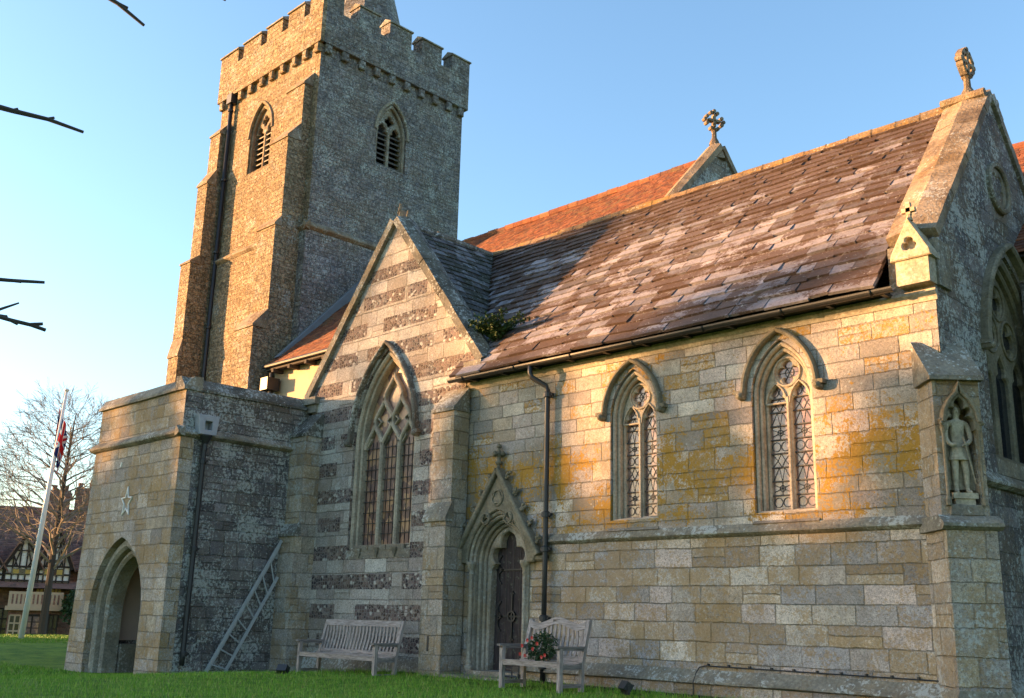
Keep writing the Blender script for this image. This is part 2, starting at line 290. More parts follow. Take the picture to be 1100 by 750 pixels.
# ------------------------------------------------------------------ mesh helpers
class MB:
    def __init__(s): s.v = []; s.f = []
    def add(s, vs, fs):
        o = len(s.v); s.v.extend([tuple(a) for a in vs]); s.f.extend([tuple(i + o for i in f) for f in fs])
    def box(s, x0, x1, y0, y1, z0, z1, tf=None):
        vs = [Vector((x, y, z)) for z in (z0, z1) for y in (y0, y1) for x in (x0, x1)]
        if tf: vs = [tf @ a for a in vs]
        s.add(vs, [(0, 2, 3, 1), (4, 5, 7, 6), (0, 1, 5, 4), (2, 6, 7, 3), (0, 4, 6, 2), (1, 3, 7, 5)])
    def tube(s, pts, rs, k=8, cap=True):
        pts = [Vector(p) for p in pts]; rings = []
        if not isinstance(rs, (list, tuple)): rs = [rs] * len(pts)
        ref = Vector((0.03, 0.07, 1))
        for i, p in enumerate(pts):
            d = (pts[min(i + 1, len(pts) - 1)] - pts[max(i - 1, 0)]).normalized()
            if abs(d.dot(ref)) > .97 * ref.length: rf = Vector((1, .1, 0))
            else: rf = ref
            a = d.cross(rf).normalized(); b = d.cross(a)
            rings.append([p + (a * math.cos(t) + b * math.sin(t)) * rs[i] for t in [2 * math.pi * j / k for j in range(k)]])
        fs = []
        for i in range(len(pts) - 1):
            for j in range(k):
                fs.append((i * k + j, i * k + (j + 1) % k, (i + 1) * k + (j + 1) % k, (i + 1) * k + j))
        if cap: fs.append(tuple(range(k))[::-1]); fs.append(tuple((len(pts) - 1) * k + j for j in range(k)))
        s.add([q for r in rings for q in r], fs)
    def lathe(s, prof, c, k=12):
        pts = [(c[0] + r * math.cos(2 * math.pi * j / k), c[1] + r * math.sin(2 * math.pi * j / k), c[2] + z) for r, z in prof for j in range(k)]
        fs = [(i * k + j, i * k + (j + 1) % k, (i + 1) * k + (j + 1) % k, (i + 1) * k + j) for i in range(len(prof) - 1) for j in range(k)]
        fs.append(tuple(range(k))[::-1]); fs.append(tuple((len(prof) - 1) * k + j for j in range(k)))
        s.add(pts, fs)

def setp(o, label=None, cat=None, group=None, kind=None):
    if label: o['label'] = label
    if cat: o['category'] = cat
    if group: o['group'] = group
    if kind: o['kind'] = kind
    return o
def part(name, mb, mat, parent=None, label=None, smooth=False, world=True):
    off = Vector((0, 0, 0))
    if parent is not None and world:
        p = parent
        while p is not None: off += Vector(p.location); p = p.parent
    me = bpy.data.meshes.new(name)
    vs = mb.v if off.length == 0 else [(a[0] - off.x, a[1] - off.y, a[2] - off.z) for a in mb.v]
    me.from_pydata(vs, [], mb.f); me.validate(); me.update()
    if smooth: me.polygons.foreach_set('use_smooth', [True] * len(me.polygons))
    me.materials.append(mat); o = bpy.data.objects.new(name, me); COL.objects.link(o)
    if parent is not None: o.parent = parent
    if label: o['label'] = label
    return o
def thing(name, loc, label, cat, group=None, rz=0):
    o = bpy.data.objects.new(name, None); COL.objects.link(o); o.location = loc; o.rotation_euler = (0, 0, rz)
    o.empty_display_size = .3
    return setp(o, label, cat, group)

class Fr:
    """a wall frame: u along the wall, v up, w out of the wall"""
    def __init__(s, o, u): s.o = Vector(o); s.u = Vector(u).normalized(); s.n = s.u.cross(Vector((0, 0, 1)))
    def p(s, u, v, w=0): return s.o + s.u * u + s.n * w + Vector((0, 0, v))
FS = lambda y: Fr((0, y, 0), (1, 0, 0))       # south facing wall at Y = y, u = X
FE = lambda x: Fr((x, 0, 0), (0, 1, 0))       # east facing wall at X = x, u = Y

def area(l): return sum(a[0] * b[1] - b[0] * a[1] for a, b in zip(l, l[1:] + l[:1])) / 2
def offs(l, c):
    n = len(l); r = []
    for i in range(n):
        a = Vector(l[i - 1]); b = Vector(l[i]); d = Vector(l[(i + 1) % n])
        e1 = (b - a); e2 = (d - b)
        if e1.length < 1e-6: e1 = e2
        if e2.length < 1e-6: e2 = e1
        e1 = e1.normalized(); e2 = e2.normalized()
        n1 = Vector((-e1.y, e1.x)); n2 = Vector((-e2.y, e2.x)); m = n1 + n2
        if m.length < .2: m = n1
        m = m.normalized(); k = max(.45, m.dot(n1)); r.append(tuple(b + m * (c / k)))
    return r
def prism(mb, fr, loops, w0, w1, ch=0.0, back=True):
    L = []
    for i, l in enumerate(loops):
        l = [tuple(q) for q in l]; a = area(l)
        if (i == 0 and a < 0) or (i > 0 and a > 0): l = l[::-1]
        L.append(l)
    F = [offs(l, ch) for l in L] if ch else L
    vs3 = [[Vector((q[0], q[1], 0)) for q in l] for l in F]
    tris = tessellate_polygon(vs3); flat = [q for l in F for q in l]
    base = [fr.p(q[0], q[1], w0) for q in flat]; nb = len(flat); ft = []
    for t in tris:
        a, b, c = (flat[i] for i in t)
        s = (b[0] - a[0]) * (c[1] - a[1]) - (c[0] - a[0]) * (b[1] - a[1])
        ft.append(tuple(t) if s > 0 else tuple(reversed(t)))
    mb.add(base, ft)
    if back: mb.add([fr.p(q[0], q[1], w1) for l in L for q in l], [f[::-1] for f in ft])
    for l, f in zip(L, F):
        n = len(l)
        if ch:
            vs = [fr.p(q[0], q[1], w0) for q in f] + [fr.p(q[0], q[1], w0 - ch) for q in l] + [fr.p(q[0], q[1], w1) for q in l]
            fs = [(i, n + i, n + (i + 1) % n, (i + 1) % n) for i in range(n)] + [(n + i, 2 * n + i, 2 * n + (i + 1) % n, n + (i + 1) % n) for i in range(n)]
        else:
            vs = [fr.p(q[0], q[1], w0) for q in l] + [fr.p(q[0], q[1], w1) for q in l]
            fs = [(i, n + i, n + (i + 1) % n, (i + 1) % n) for i in range(n)]
        mb.add(vs, fs)
def arcs(cx, hw, zs, za, n=10):
    r = za - zs; R = (hw * hw + r * r) / (2 * hw); am = math.acos(max(-1, min(1, (R - hw) / R)))
    p = [(cx + hw - R + R * math.cos(am * i / n), zs + R * math.sin(am * i / n)) for i in range(n + 1)]
    return p + [(2 * cx - q[0], q[1]) for q in p[-2::-1]]
def arch(cx, hw, z0, zs, za, n=10): return [(cx - hw, z0), (cx + hw, z0)] + arcs(cx, hw, zs, za, n)
def cusped(cx, hw, z0, zs, za, amt=.3, n=16, pk=(.42,)):
    a = arcs(cx, hw, zs, za, n); out = []
    for i, q in enumerate(a):
        t = i / n if i <= n else (2 * n - i) / n
        c = max([max(0, 1 - abs(t - p_) / .2) ** 1.3 for p_ in pk]) * amt * hw
        d = Vector((cx - q[0], (zs + .15 * (za - zs)) - q[1])).normalized() * c
        out.append((q[0] + d.x, q[1] + d.y))
    return [(cx - hw, z0), (cx + hw, z0)] + out
def circle(cx, cz, r, n=20): return [(cx + r * math.cos(2 * math.pi * i / n), cz + r * math.sin(2 * math.pi * i / n)) for i in range(n)]
def foil(cx, cz, R, k=4, n=48, rot=math.pi / 4):
    return [(cx + R * (.56 + .44 * abs(math.cos(k / 2 * (t - rot))) ** .7) * math.cos(t), cz + R * (.56 + .44 * abs(math.cos(k / 2 * (t - rot))) ** .7) * math.sin(t)) for t in [2 * math.pi * i / n for i in range(n)]]
def bar(mb, fr, pts, hw, w0, w1, c=.0):
    """a moulded bar swept along a 2-D line in the wall plane"""
    prof = [(-hw, w1), (-hw, w0 - c), (-hw + c, w0), (hw - c, w0), (hw, w0 - c), (hw, w1)] if c else [(-hw, w1), (-hw, w0), (hw, w0), (hw, w1)]
    k = len(prof); vs = []
    for i, q in enumerate(pts):
        a = Vector(pts[max(i - 1, 0)]); b = Vector(pts[min(i + 1, len(pts) - 1)]); d = (b - a).normalized(); nn = Vector((-d.y, d.x))
        for o, w in prof: vs.append(fr.p(q[0] - nn.x * o, q[1] - nn.y * o, w))
    fs = [(i * k + j, (i + 1) * k + j, (i + 1) * k + (j + 1) % k, i * k + (j + 1) % k) for i in range(len(pts) - 1) for j in range(k)]
    fs += [tuple(range(k)), tuple((len(pts) - 1) * k + j for j in range(k))[::-1]]
    mb.add(vs, fs)
def extr(mb, fr, prof, u0, u1, seg=.35, jit=.006):
    """a course with profile [(w, v)...] run along u, with slightly worn, uneven stones"""
    n = max(1, int(abs(u1 - u0) / seg)); k = len(prof); vs = []
    for i in range(n + 1):
        u = u0 + (u1 - u0) * i / n; jw = ru(-jit, jit); jv = ru(-jit, jit)
        for w, v in prof: vs.append(fr.p(u, v + jv + ru(-jit, jit) * .4, w + (jw if w > 0 else 0) + (ru(-jit, jit) * .5 if w > 0 else 0)))
    s = 1 if u1 > u0 else -1
    fs = [(i * k + j, (i + 1) * k + j, (i + 1) * k + (j + 1) % k, i * k + (j + 1) % k)[::s] for i in range(n) for j in range(k)]
    fs += [tuple(range(k))[::s], tuple(n * k + j for j in range(k))[::-s]]
    mb.add(vs, fs)
def slates(mb, O, U, V, ulen, vlen, e0, e1, w0, w1, th, ulo=None, uhi=None, jit=.012, lift=1.0):
    """overlapping slabs laid in courses from the eave (v=0) up; ulo/uhi(v) trim them at valleys and verges"""
    O = Vector(O); U = Vector(U).normalized(); V = Vector(V).normalized(); Nn = U.cross(V)
    sag = lambda a_, b_: Nn * (.045 * mnoise.noise(Vector((a_ * .45 + 3, b_ * .6, O.x))) + .018 * mnoise.noise(Vector((a_ * 1.6, b_ * 1.4, 7))))
    v = 0
    while v < vlen:
        t = v / vlen; e = e0 + (e1 - e0) * t; a = -ru(0, w1)
        lo = ulo(v) if ulo else 0; hi = uhi(v) if uhi else ulen
        while a < hi:
            w = ru(w0, w1) * (1 - .3 * t); b = a + w
            if b > lo and a < hi:
                x0 = max(a + .002, lo); x1 = min(b - .002, hi)
                if x1 - x0 > .03:
                    dv0 = ru(-jit, jit); dv1 = dv0 + ru(-jit, jit) * .6; h = th * ru(.9, 1.2); l = h * lift + ru(0, th * .3); ex = e * 1.55
                    vt = min(v + ex, vlen + .05)
                    c = [(x0, v + dv0, l), (x1, v + dv1, l + ru(-.15, .15) * th), (x1, vt, 0), (x0, vt, 0)]
                    top = [O + U * q[0] + V * q[1] + Nn * (q[2] + h) + sag(q[0], q[1]) for q in c]; bot = [O + U * q[0] + V * q[1] + Nn * (q[2]) + sag(q[0], q[1]) for q in c]
                    mb.add(bot + top, [(4, 5, 6, 7), (0, 3, 2, 1), (0, 1, 5, 4), (1, 2, 6, 5), (2, 3, 7, 6), (3, 0, 4, 7)])
            a = b
        v += e

# ------------------------------------------------------------------ ground
def gz(x, y):
    r = math.hypot(x, y)
    z = 0.0
    t = min(1, max(0, (-15 - x) / 7)); z -= .30 * t * t * (3 - 2 * t)
    t = min(1, max(0, (-25 - x) / 11)); z += .24 * t * t * (3 - 2 * t)
    t = min(1, max(0, (9 - r) / 7)); z -= .55 * t * t * (3 - 2 * t)
    t = min(1, max(0, (-43 - x) / 8)); z -= 1.25 * t * t * (3 - 2 * t)
    if x < 3 and y < 14 and x > -30: z += .03 * (mnoise.noise(Vector((x * .35, y * .35, 0))))
    return z
def build_ground():
    xs = sorted(set([-2500, -900, -400, -200, -120, -90, -70] + [-60 + i * .75 for i in range(90)] + [8, 12, 20, 40, 90, 200, 500, 2500]))
    ys = sorted(set([-2500, -900, -400, -200, -100, -60, -30, -15, -8] + [-4 + i * .75 for i in range(40)] + [27, 30, 36, 45, 60, 90, 140, 300, 900, 2500]))
    mb = MB(); mb.v = [(x, y, gz(x, y)) for y in ys for x in xs]; n = len(xs)
    mb.f = [(j * n + i, j * n + i + 1, (j + 1) * n + i + 1, (j + 1) * n + i) for j in range(len(ys) - 1) for i in range(n - 1)]
    n_ = N('lawn'); P = n_.geo().outputs['Position']
    f = n_.noise(P, 30, 4, .7); m = n_.ss(n_.noise(P, 1.8, 6, .75), .38, .62)
    col = n_.mix(m, (0.08, 0.17, 0.014), (0.18, 0.29, 0.026)); k = n_.m_('ADD', n_.m_('MULTIPLY', f, 1.1), .45)
    col = n_.mix(1.0, col, n_.comb(k, k, k), 'MULTIPLY')
    n_.bump(n_.m_('ADD', f, n_.noise(P, 90, 2)), .03)
    o = part('lawn', mb, n_.fin(col, .9, .2), smooth=True); setp(o, kind='structure')
    # blades
    rg = np.random.default_rng(3); K = 110000
    rr = 9 + 18 * rg.random(K) ** 1.3; th = math.radians(90 + 18) + math.radians(58) * rg.random(K)
    x = rr * np.cos(th); y = rr * np.sin(th)
    K2 = 70000; x2 = -18 - 27 * rg.random(K2); y2 = 2 + 16 * rg.random(K2)
    x = np.concatenate([x, x2]); y = np.concatenate([y, y2])
    ok = ~((y > 12.7) & (x > -18.9) | (y > 9.75) & (x < -18.6) & (x > -34))
    ok |= (y > 12) & (x < -34)
    x = x[ok]; y = y[ok]; K = len(x)
    z = np.array([gz(a, b) for a, b in zip(x.tolist(), y.tolist())])
    h = .028 + .045 * rg.random(K) ** 2; near = (y > 11.9) & (x > -18); h = np.where(near, h * 1.6, h)
    far = x < -20; wd = np.where(far, .014, .006)
    a = rg.random(K) * 6.283; dx = np.cos(a) * wd; dy = np.sin(a) * wd; lx = (rg.random(K) - .5) * h; ly = (rg.random(K) - .5) * h
    V = np.empty((K, 3, 3)); V[:, 0] = np.stack([x - dx, y - dy, z - .01], 1); V[:, 1] = np.stack([x + dx, y + dy, z - .01], 1); V[:, 2] = np.stack([x + lx, y + ly, z + h], 1)
    me = bpy.data.meshes.new('grass'); me.vertices.add(K * 3); me.vertices.foreach_set('co', V.reshape(-1))
    me.loops.add(K * 3); me.loops.foreach_set('vertex_index', np.arange(K * 3, dtype=np.int32)); me.polygons.add(K)
    me.polygons.foreach_set('loop_start', np.arange(0, K * 3, 3, dtype=np.int32)); me.polygons.foreach_set('loop_total', np.full(K, 3, dtype=np.int32)); me.update()
    q = N('grass_blade'); r = q.geo().outputs['Random Per Island']
    col = q.ramp(r, [(0, (0.06, 0.17, 0.012)), (.5, (0.16, 0.32, 0.02)), (.85, (0.24, 0.39, 0.035)), (1, (0.36, 0.32, 0.10))])
    me.materials.append(q.fin(col, .6, .3)); o = bpy.data.objects.new('grass', me); COL.objects.link(o)
    setp(o, 'short green grass of the churchyard lawn', 'grass', kind='stuff')
    b = MB()
    for i in range(900):
        if rnd() < .6: x_, y_ = ru(-19, -6), 12.5 - abs(random.gauss(0, .5))
        else: x_, y_ = ru(-30, -8), ru(7.5, 12.2)
        if y_ > 9.7 and -23.6 < x_ < -19.2: continue
        q = Vector((x_, y_, gz(x_, y_) + ru(.015, .05))); a = ru(0, 6.28); s2 = ru(.012, .028); u2 = Vector((math.cos(a), math.sin(a), ru(-.4, .4))) * s2; v2 = Vector((-math.sin(a), math.cos(a), ru(-.3, .3))) * s2 * .6
        b.add([q - u2, q + v2, q + u2, q - v2], [(0, 1, 2, 3)])
    l_ = N('fallen_leaf'); lr = l_.geo().outputs['Random Per Island']
    o = part('fallen_leaves', b, l_.fin(l_.ramp(lr, [(0, (.10, .05, .02)), (.5, (.20, .10, .04)), (1, (.30, .22, .08))]), .8, .2)); setp(o, 'brown fallen leaves scattered over the lawn and wall foot', 'leaves', kind='stuff')
    b = MB(); y_ = 12.80
    for i in range(330):
        x_ = -18.5 + i * .041
        if -14.1 < x_ < -12.3: continue
        w_ = .10 + .09 * mnoise.noise(Vector((x_ * 1.7, 0, 0))); b.add([(x_, y_ - w_ - .12, gz(x_, y_) + .006), (x_ + .041, y_ - (.10 + .09 * mnoise.noise(Vector(((x_ + .041) * 1.7, 0, 0)))) - .12, gz(x_, y_) + .006), (x_ + .041, y_ + .1, gz(x_, y_) + .02), (x_, y_ + .1, gz(x_, y_) + .02)], [(0, 1, 2, 3)])
    setp(part('soil', b, plain('damp_soil', (0.06, 0.045, 0.03), .95, 0, .5, 12, .1, .02)), kind='structure')
build_ground()

# ------------------------------------------------------------------ THE CHURCH
CH = thing('church', (-15, 13, 0), 'old stone church with a square battlemented tower, arched porch and flint banded gable', 'church')
S = FS(12.93)
def hood(fr, cx, hw, zs, za, parent, mat, t=.085, pr=.11, ends=True, drop=.0, stops=(1, 1)):
    mb = MB(); mid = arcs(cx, hw, zs, za, 14)
    if drop: mid = [(cx + hw, zs - drop)] + mid + [(cx - hw, zs - drop)]
    prof_pts = mid
    bar(mb, fr, prof_pts, t * .5, pr, -.02, t * .3)
    for sgn, e in zip((1, -1), stops):
        if e:
            c = fr.p(cx + sgn * (hw + .03), zs - drop - .03, pr * .5)
            mb.tube([c - fr.n * .08, c, c + fr.n * .08, c + fr.n * .11], [.05, .065, .055, .02], 8)
            mb.box(-.075, .075, -.06, .06, -.03, .03, Matrix.Translation(fr.p(cx + sgn * (hw + .05), zs - drop + .02, .06)))
    return part('hood_mould', mb, mat, parent)
def gothic2(fr, cx, hw, z0, zs, za, mats, glass, pattern=True, label=None, name='window', quat=True):
    """two cusped lights with a quatrefoil above, in stepped moulded orders"""
    W = part(name, *(lambda mb: (prism(mb, fr, [arch(cx, hw, z0 - .02, zs, za), arch(cx, hw - .055, z0 + .03, zs, za - .075)], -.045, -.40, .02), mb))(MB())[1:], mats, CH, label)
    mb = MB(); a = hw - .055
    prism(mb, fr, [arch(cx, a, z0, zs, za - .07), arch(cx, a - .05, z0 + .03, zs, za - .145)], -.11, -.40, .02)
    part('inner_order', mb, mats, W)
    a = a - .05; lw = (a - .045) / 2 - .025; lc = lw + .045
    lights = [cusped(cx + s * lc, lw, z0 + .05, zs - .12, zs + .17, .42) for s in (-1, 1)]
    loops = [arch(cx, a + .005, z0 + .01, zs, za - .14)] + lights
    qr = a * .46; qz = zs + .17 + (za - .14 - zs - .17) * .38
    loops.append(foil(cx, qz, qr, 4, rot=0))
    mb = MB(); prism(mb, fr, loops, -.20, -.33, .022)
    # mullion rib, light heads and the round of the quatrefoil standing proud
    bar(mb, fr, [(cx, z0), (cx, zs - .02)], .022, -.165, -.22, .01)
    bar(mb, fr, circle(cx, qz, qr + .035, 20) + [circle(cx, qz, qr + .035, 20)[0]], .016, -.175, -.22, .008)
    for s in (-1, 1):
        bar(mb, fr, [(cx + s * (lc + lw + .01), zs - .1)] + [(x, z) for x, z in (arcs(cx + s * lc, lw + .02, zs - .1, zs + .2, 8)[::1])], .014, -.175, -.22, .006)
    part('tracery', mb, mats, W)
    mb = MB(); prism(mb, fr, [arch(cx, a, z0 + .02, zs, za - .15)], -.27, -.275)
    part('glass', mb, glass, W)
    mb = MB()
    if pattern:
        zz = z0 + .06; k = 0; ph = .20
        while zz < zs + .1:
            for s in (-1, 1):
                c = cx + s * lc; x0, x1 = c - lw, c + lw; zc = zz + ph / 2; h = ph / 2
                bar(mb, fr, [(x0, zz), (x1, zz)], .0085, -.235, -.255)
                t = .0055; wf, wb = -.262, -.27
                if k % 4 == 0:
                    for e in (-1, 1): bar(mb, fr, circle(c + e * lw * .5, zc, lw * .46, 12) + [(c + e * lw * .5 + lw * .46, zc)], t, wf, wb)
                elif k % 4 == 1:
                    for q in range(6):
                        an = math.pi * q / 3 + .5; bar(mb, fr, [(c, zc), (c + lw * math.cos(an), zc + h * math.sin(an))], t, wf, wb)
                    bar(mb, fr, circle(c, zc, lw * .3, 10) + [(c + lw * .3, zc)], t, wf, wb)
                elif k % 4 == 2:
                    bar(mb, fr, [(x0, zz), (c - lw * .3, zz + ph), (c, zz), (c + lw * .3, zz + ph), (x1, zz)], t, wf, wb)
                else:
                    bar(mb, fr, [(x0, zz), (c - lw * .4, zc), (x0, zz + ph)], t, wf, wb); bar(mb, fr, [(x1, zz), (c + lw * .4, zc), (x1, zz + ph)], t, wf, wb)
                    bar(mb, fr, [(c, zz), (c - lw * .4, zc), (c, zz + ph), (c + lw * .4, zc), (c, zz)], t, wf, wb)
            zz += ph; k += 1
        for q in range(6):
            an = math.pi * q / 3; bar(mb, fr, [(cx, qz), (cx + qr * math.cos(an), qz + qr * math.sin(an))], .005, -.262, -.27)
        bar(mb, fr, circle(cx, qz, qr * .4, 12) + [(cx + qr * .4, qz)], .006, -.262, -.27)
        part('leading', mb, M['leadm'], W)
    return W

# --- south aisle wall
XW, XE = -14.2, -5.2
W1, W2 = -10.2, -7.52
DX = -13.17
w1o = arch(W1, .47, 2.56, 4.22, 4.99); w2o = arch(W2, .49, 2.54, 4.22, 5.02)
notch = [q for q in arcs(DX, .76, 1.93, 2.88, 14) if q[1] > 2.32][::-1]
mb = MB(); prism(mb, S, [[(XW, 2.3), (notch[0][0], 2.3)] + notch + [(notch[-1][0], 2.3), (XE - .01, 2.3), (XE - .01, 5.36), (XW, 5.36)], w1o, w2o], 0, -.5)
part('aisle_wall', mb, M['aisle'], CH, 'upper aisle wall of buff ashlar with mustard lichen')
mb = MB(); nx_ = .74
prism(mb, S, [[(DX + nx_, .36), (XE - .01, .36), (XE - .01, 2.298), (DX + nx_ - .03, 2.298), (DX + nx_, 1.95)]], 0, -.5)
prism(mb, S, [[(XW, .0), (DX - nx_, .0), (DX - nx_, 1.95), (DX - nx_ + .03, 2.298), (XW, 2.298)]], 0, -.5)
part('lower_wall', mb, M['aisle_low'], CH, 'lower aisle wall of squared buff blocks')
mb = MB(); extr(mb, S, [(-.01, .37), (.02, .37), (.15, .22), (.155, .19), (.11, .17), (-.01, .17)], DX + .75, XE + .02, .45, .007)
part('plinth', mb, M['plinth'], CH)
mb = MB(); extr(mb, S, [(-.01, .168), (.09, .168), (.10, -.4), (-.01, -.4)], DX + .75, XE + .02, .5, .004)
extr(mb, S, [(-.01, .36), (.012, .36), (.012, -.4), (-.01, -.4)], XW, DX - .63, .5, 0)
part('foundation_course', mb, M['aisle_low'], CH)
mb = MB(); sp = [(-.01, 2.40), (.012, 2.40), (.09, 2.30), (.095, 2.275), (.05, 2.245), (-.01, 2.22)]
extr(mb, S, sp, DX + 1.12, XE + .03, .4, .005)
part('string_course', mb, M['plinth'], CH)
mb = MB(); d = DX + 1.12
extr(mb, S, [(0, 2.05), (.08, 2.05), (.08, 1.99), (.04, 1.96), (0, 1.96)], DX + .86, d + .06, .4, .002)
mb.box(d - .02, d + .06, 12.85, 12.94, 2.0, 2.38); part('string_drop', mb, M['carved'], CH)
mb = MB()
extr(mb, S, [(-.01, 5.30), (.06, 5.30), (.075, 5.255), (.03, 5.20), (.02, 5.15), (-.01, 5.15)], XW + .1, XE + .02, .4, .003)
part('cornice', mb, M['dress_pale'], CH)
for cx, hw, zb in ((W1, .47, 2.56), (W2, .49, 2.54)):
    W_ = gothic2(S, cx, hw, zb, 4.22, 4.98 if cx < -9 else 5.01, M['dress_pale'], M['glass'], True,
                 'west window of the aisle with leaded lights coloured amber for a sunset reflection' if cx < -9 else 'east window of the aisle with leaded lights coloured pinkish for a sunset reflection')
    hood(S, cx, hw + .10, 4.27, 5.12 if cx < -9 else 5.15, W_, M['carved'], .07, .10)
    mb = MB()
    mb.add([S.p(cx - hw - .03, 2.39, .05), S.p(cx + hw + .03, 2.39, .05), S.p(cx + hw - .02, zb + .06, -.2), S.p(cx - hw + .02, zb + .06, -.2), S.p(cx - hw, 2.3, -.3), S.p(cx + hw, 2.3, -.3)],
           [(0, 1, 2, 3), (0, 3, 4), (1, 5, 2), (3, 2, 5, 4), (0, 4, 5, 1)])
    part('sill', mb, M['sill'], W_)
# --- gutter and downpipes
GY, GZ_ = 12.60, 5.33
mb = MB(); n = 30; k = 8; vs = []
for i in range(2):
    x = (-14.32, -5.62)[i]
    for r in (.062, .052):
        for j in range(k + 1):
            a = math.pi * j / k; vs.append((x, GY + r * math.cos(a), GZ_ - r * math.sin(a)))
kk = 2 * (k + 1); fs = []
for j in range(k): fs += [(j, j + 1, kk + j + 1, kk + j), (k + 1 + j, kk + k + 1 + j, kk + k + 2 + j, k + 2 + j)]
fs += [(0, kk, kk + k + 1, k + 1), (k, 2 * k + 1, kk + 2 * k + 1, kk + k)] + [tuple(range(k + 1)) + tuple(range(2 * k + 1, k, -1))] + [tuple(kk + q for q in (tuple(range(k + 1)) + tuple(range(2 * k + 1, k, -1))))]
mb.add(vs, fs)
for i in range(6): mb.lathe([(.066, -.03), (.066, .03)], (0, 0, 0), 4) if False else None
for i in range(7):
    x = -13.9 + i * 1.33; pts = [(x, GY + .068 * math.cos(math.pi * j / 6), GZ_ - .068 * math.sin(math.pi * j / 6)) for j in range(7)]
    mb.tube(pts, .012, 5)
gut = part('gutter', mb, M['iron'], CH)
for i in range(11):
    x = -13.8 + i * .8; b = MB(); b.box(x - .03, x + .03, GY + .06, 12.95, GZ_ - .055, GZ_ - .01); part('bracket', b, M['iron'], gut)
def pipe(pts, r, mat, collars, name='downpipe', label=None, c0=1.4):
    b = MB(); b.tube(pts, r, 10)
    o = part(name, b, mat, CH, label, True)
    for c in collars:
        b = MB(); b.lathe([(r * 1.05, -.05), (r * c0, -.045), (r * c0, .03), (r * 1.15, .05)], c, 12)
        b.box(-.10, .10, -.012, .06, -.02, .02, Matrix.Translation(Vector(c)) @ Matrix.Rotation(0, 4, 'Z'))
        part('collar', b, mat, o, smooth=False)
    return o
PX_ = -11.98
pipe([(PX_ - .22, GY, 5.30), (PX_ - .22, GY, 5.16), (PX_ - .20, GY + .02, 5.08), (PX_ - .02, 12.80, 4.93), (PX_, 12.82, 4.85), (PX_, 12.82, 2.0), (PX_, 12.80, -.1)], .045, M['iron'],
     [(PX_, 12.82, 4.78), (PX_, 12.82, 2.72), (PX_, 12.82, 2.15), (PX_, 12.81, 1.03), (PX_, 12.80, .28)], label='black downpipe on the aisle wall', c0=1.7)

# --- doorway
D = MB(); DY = 13.28
prism(D, FS(DY), [arch(DX, .52, .1, 1.95, 2.62)], 0, -.06)
door = part('door', D, M['door'], CH, 'dark oak plank door with wrought iron hinges')
b = MB()
for i in range(1, 6):
    x = DX - .5 + i * .17; b.box(x - .006, x + .006, DY - .006, DY + .01, .1, 2.5 - abs(x - DX) * .8)
part('plank_joint', b, M['iron'], door)
def scroll(cz, arm=.42, big=True):
    b = MB(); fr = FS(DY - .004); w0, w1 = .022, -.004
    bar(b, fr, [(DX - arm, cz), (DX + arm, cz)], .014, w0, w1)
    for s in (-1, 1):
        for q in (1, -1):
            bar(b, fr, [(DX + s * .22, cz)] + [(DX + s * (.22 + .13 * math.sin(t)), cz + q * (.13 * (1 - math.cos(t)))) for t in [i * .45 for i in range(1, 7)]], .011, w0, w1)
            bar(b, fr, [(DX + s * .38, cz)] + [(DX + s * (.38 - .05 * math.sin(t)), cz + q * (.07 * (1 - math.cos(t)))) for t in [i * .5 for i in range(1, 6)]], .010, w0, w1)
    part('hinge_strap', b, M['iron'], door)
scroll(1.85); scroll(1.05)
b = MB(); fr = FS(DY - .004); bar(b, fr, circle(DX, 1.05, .085, 14) + [(DX + .085, 1.05)], .016, .035, 0); bar(b, fr, [(DX, .62), (DX, 1.48)], .013, .024, 0)
for z in (.66, 1.44): bar(b, fr, [(DX - .05, z), (DX + .05, z)], .012, .024, 0)
part('ring_handle', b, M['iron'], door)
b = MB()
DW = part('doorway', (lambda m: (prism(m, S, [[(DX + .40, 1.93), (DX + .62, 1.93), (DX + .80, 2.05), (DX + .97, 2.10), (DX + .06, 3.44), (DX - .06, 3.44), (DX - .97, 2.10), (DX - .80, 2.05), (DX - .62, 1.93), (DX - .40, 1.93)] + arcs(DX, .70, 1.95, 2.80, 14)[::-1]] if False else
      [[(DX + .97, 2.10), (DX, 3.50), (DX - .97, 2.10), (DX - .90, 1.95), (DX - .74, 1.93)] + arcs(DX, .74, 1.93, 2.86, 14)[::-1] + [(DX + .90, 1.95)]], .10, -.03, .02), m)[1])(MB()), M['carved'], CH, 'pointed doorway under a crocketed stone gable')
def order(hw, za, w0, w1, hwi, zai, z0=.1, zs=1.95, ch=.03, mat='dress'):
    b = MB(); o = arch(DX, hw, z0, zs, za, 14); i = arch(DX, hwi, z0, zs, zai, 14)
    loop = [o[1]] + o[2:] + [o[0]] + [i[0]] + i[2:][::-1] + [i[1]]
    prism(b, S, [loop], w0, w1, ch); part('moulded_order', b, M[mat], DW)
order(.745, 2.865, .06, -.12, .69, 2.80); order(.69, 2.80, .01, -.2, .63, 2.73); order(.63, 2.73, -.07, -.30, .57, 2.66); order(.57, 2.66, -.14, -.36, .51, 2.60)
b = MB(); cu = cusped(DX, .455, .1, 1.85, 2.52, .30, 24, (.12, .62)); o = arch(DX, .515, .1, 1.95, 2.605, 24)
prism(b, S, [[o[1]] + o[2:] + [o[0]] + [cu[0]] + cu[2:][::-1] + [cu[1]]], -.20, -.36, .02); part('cusped_order', b, M['dress'], DW)
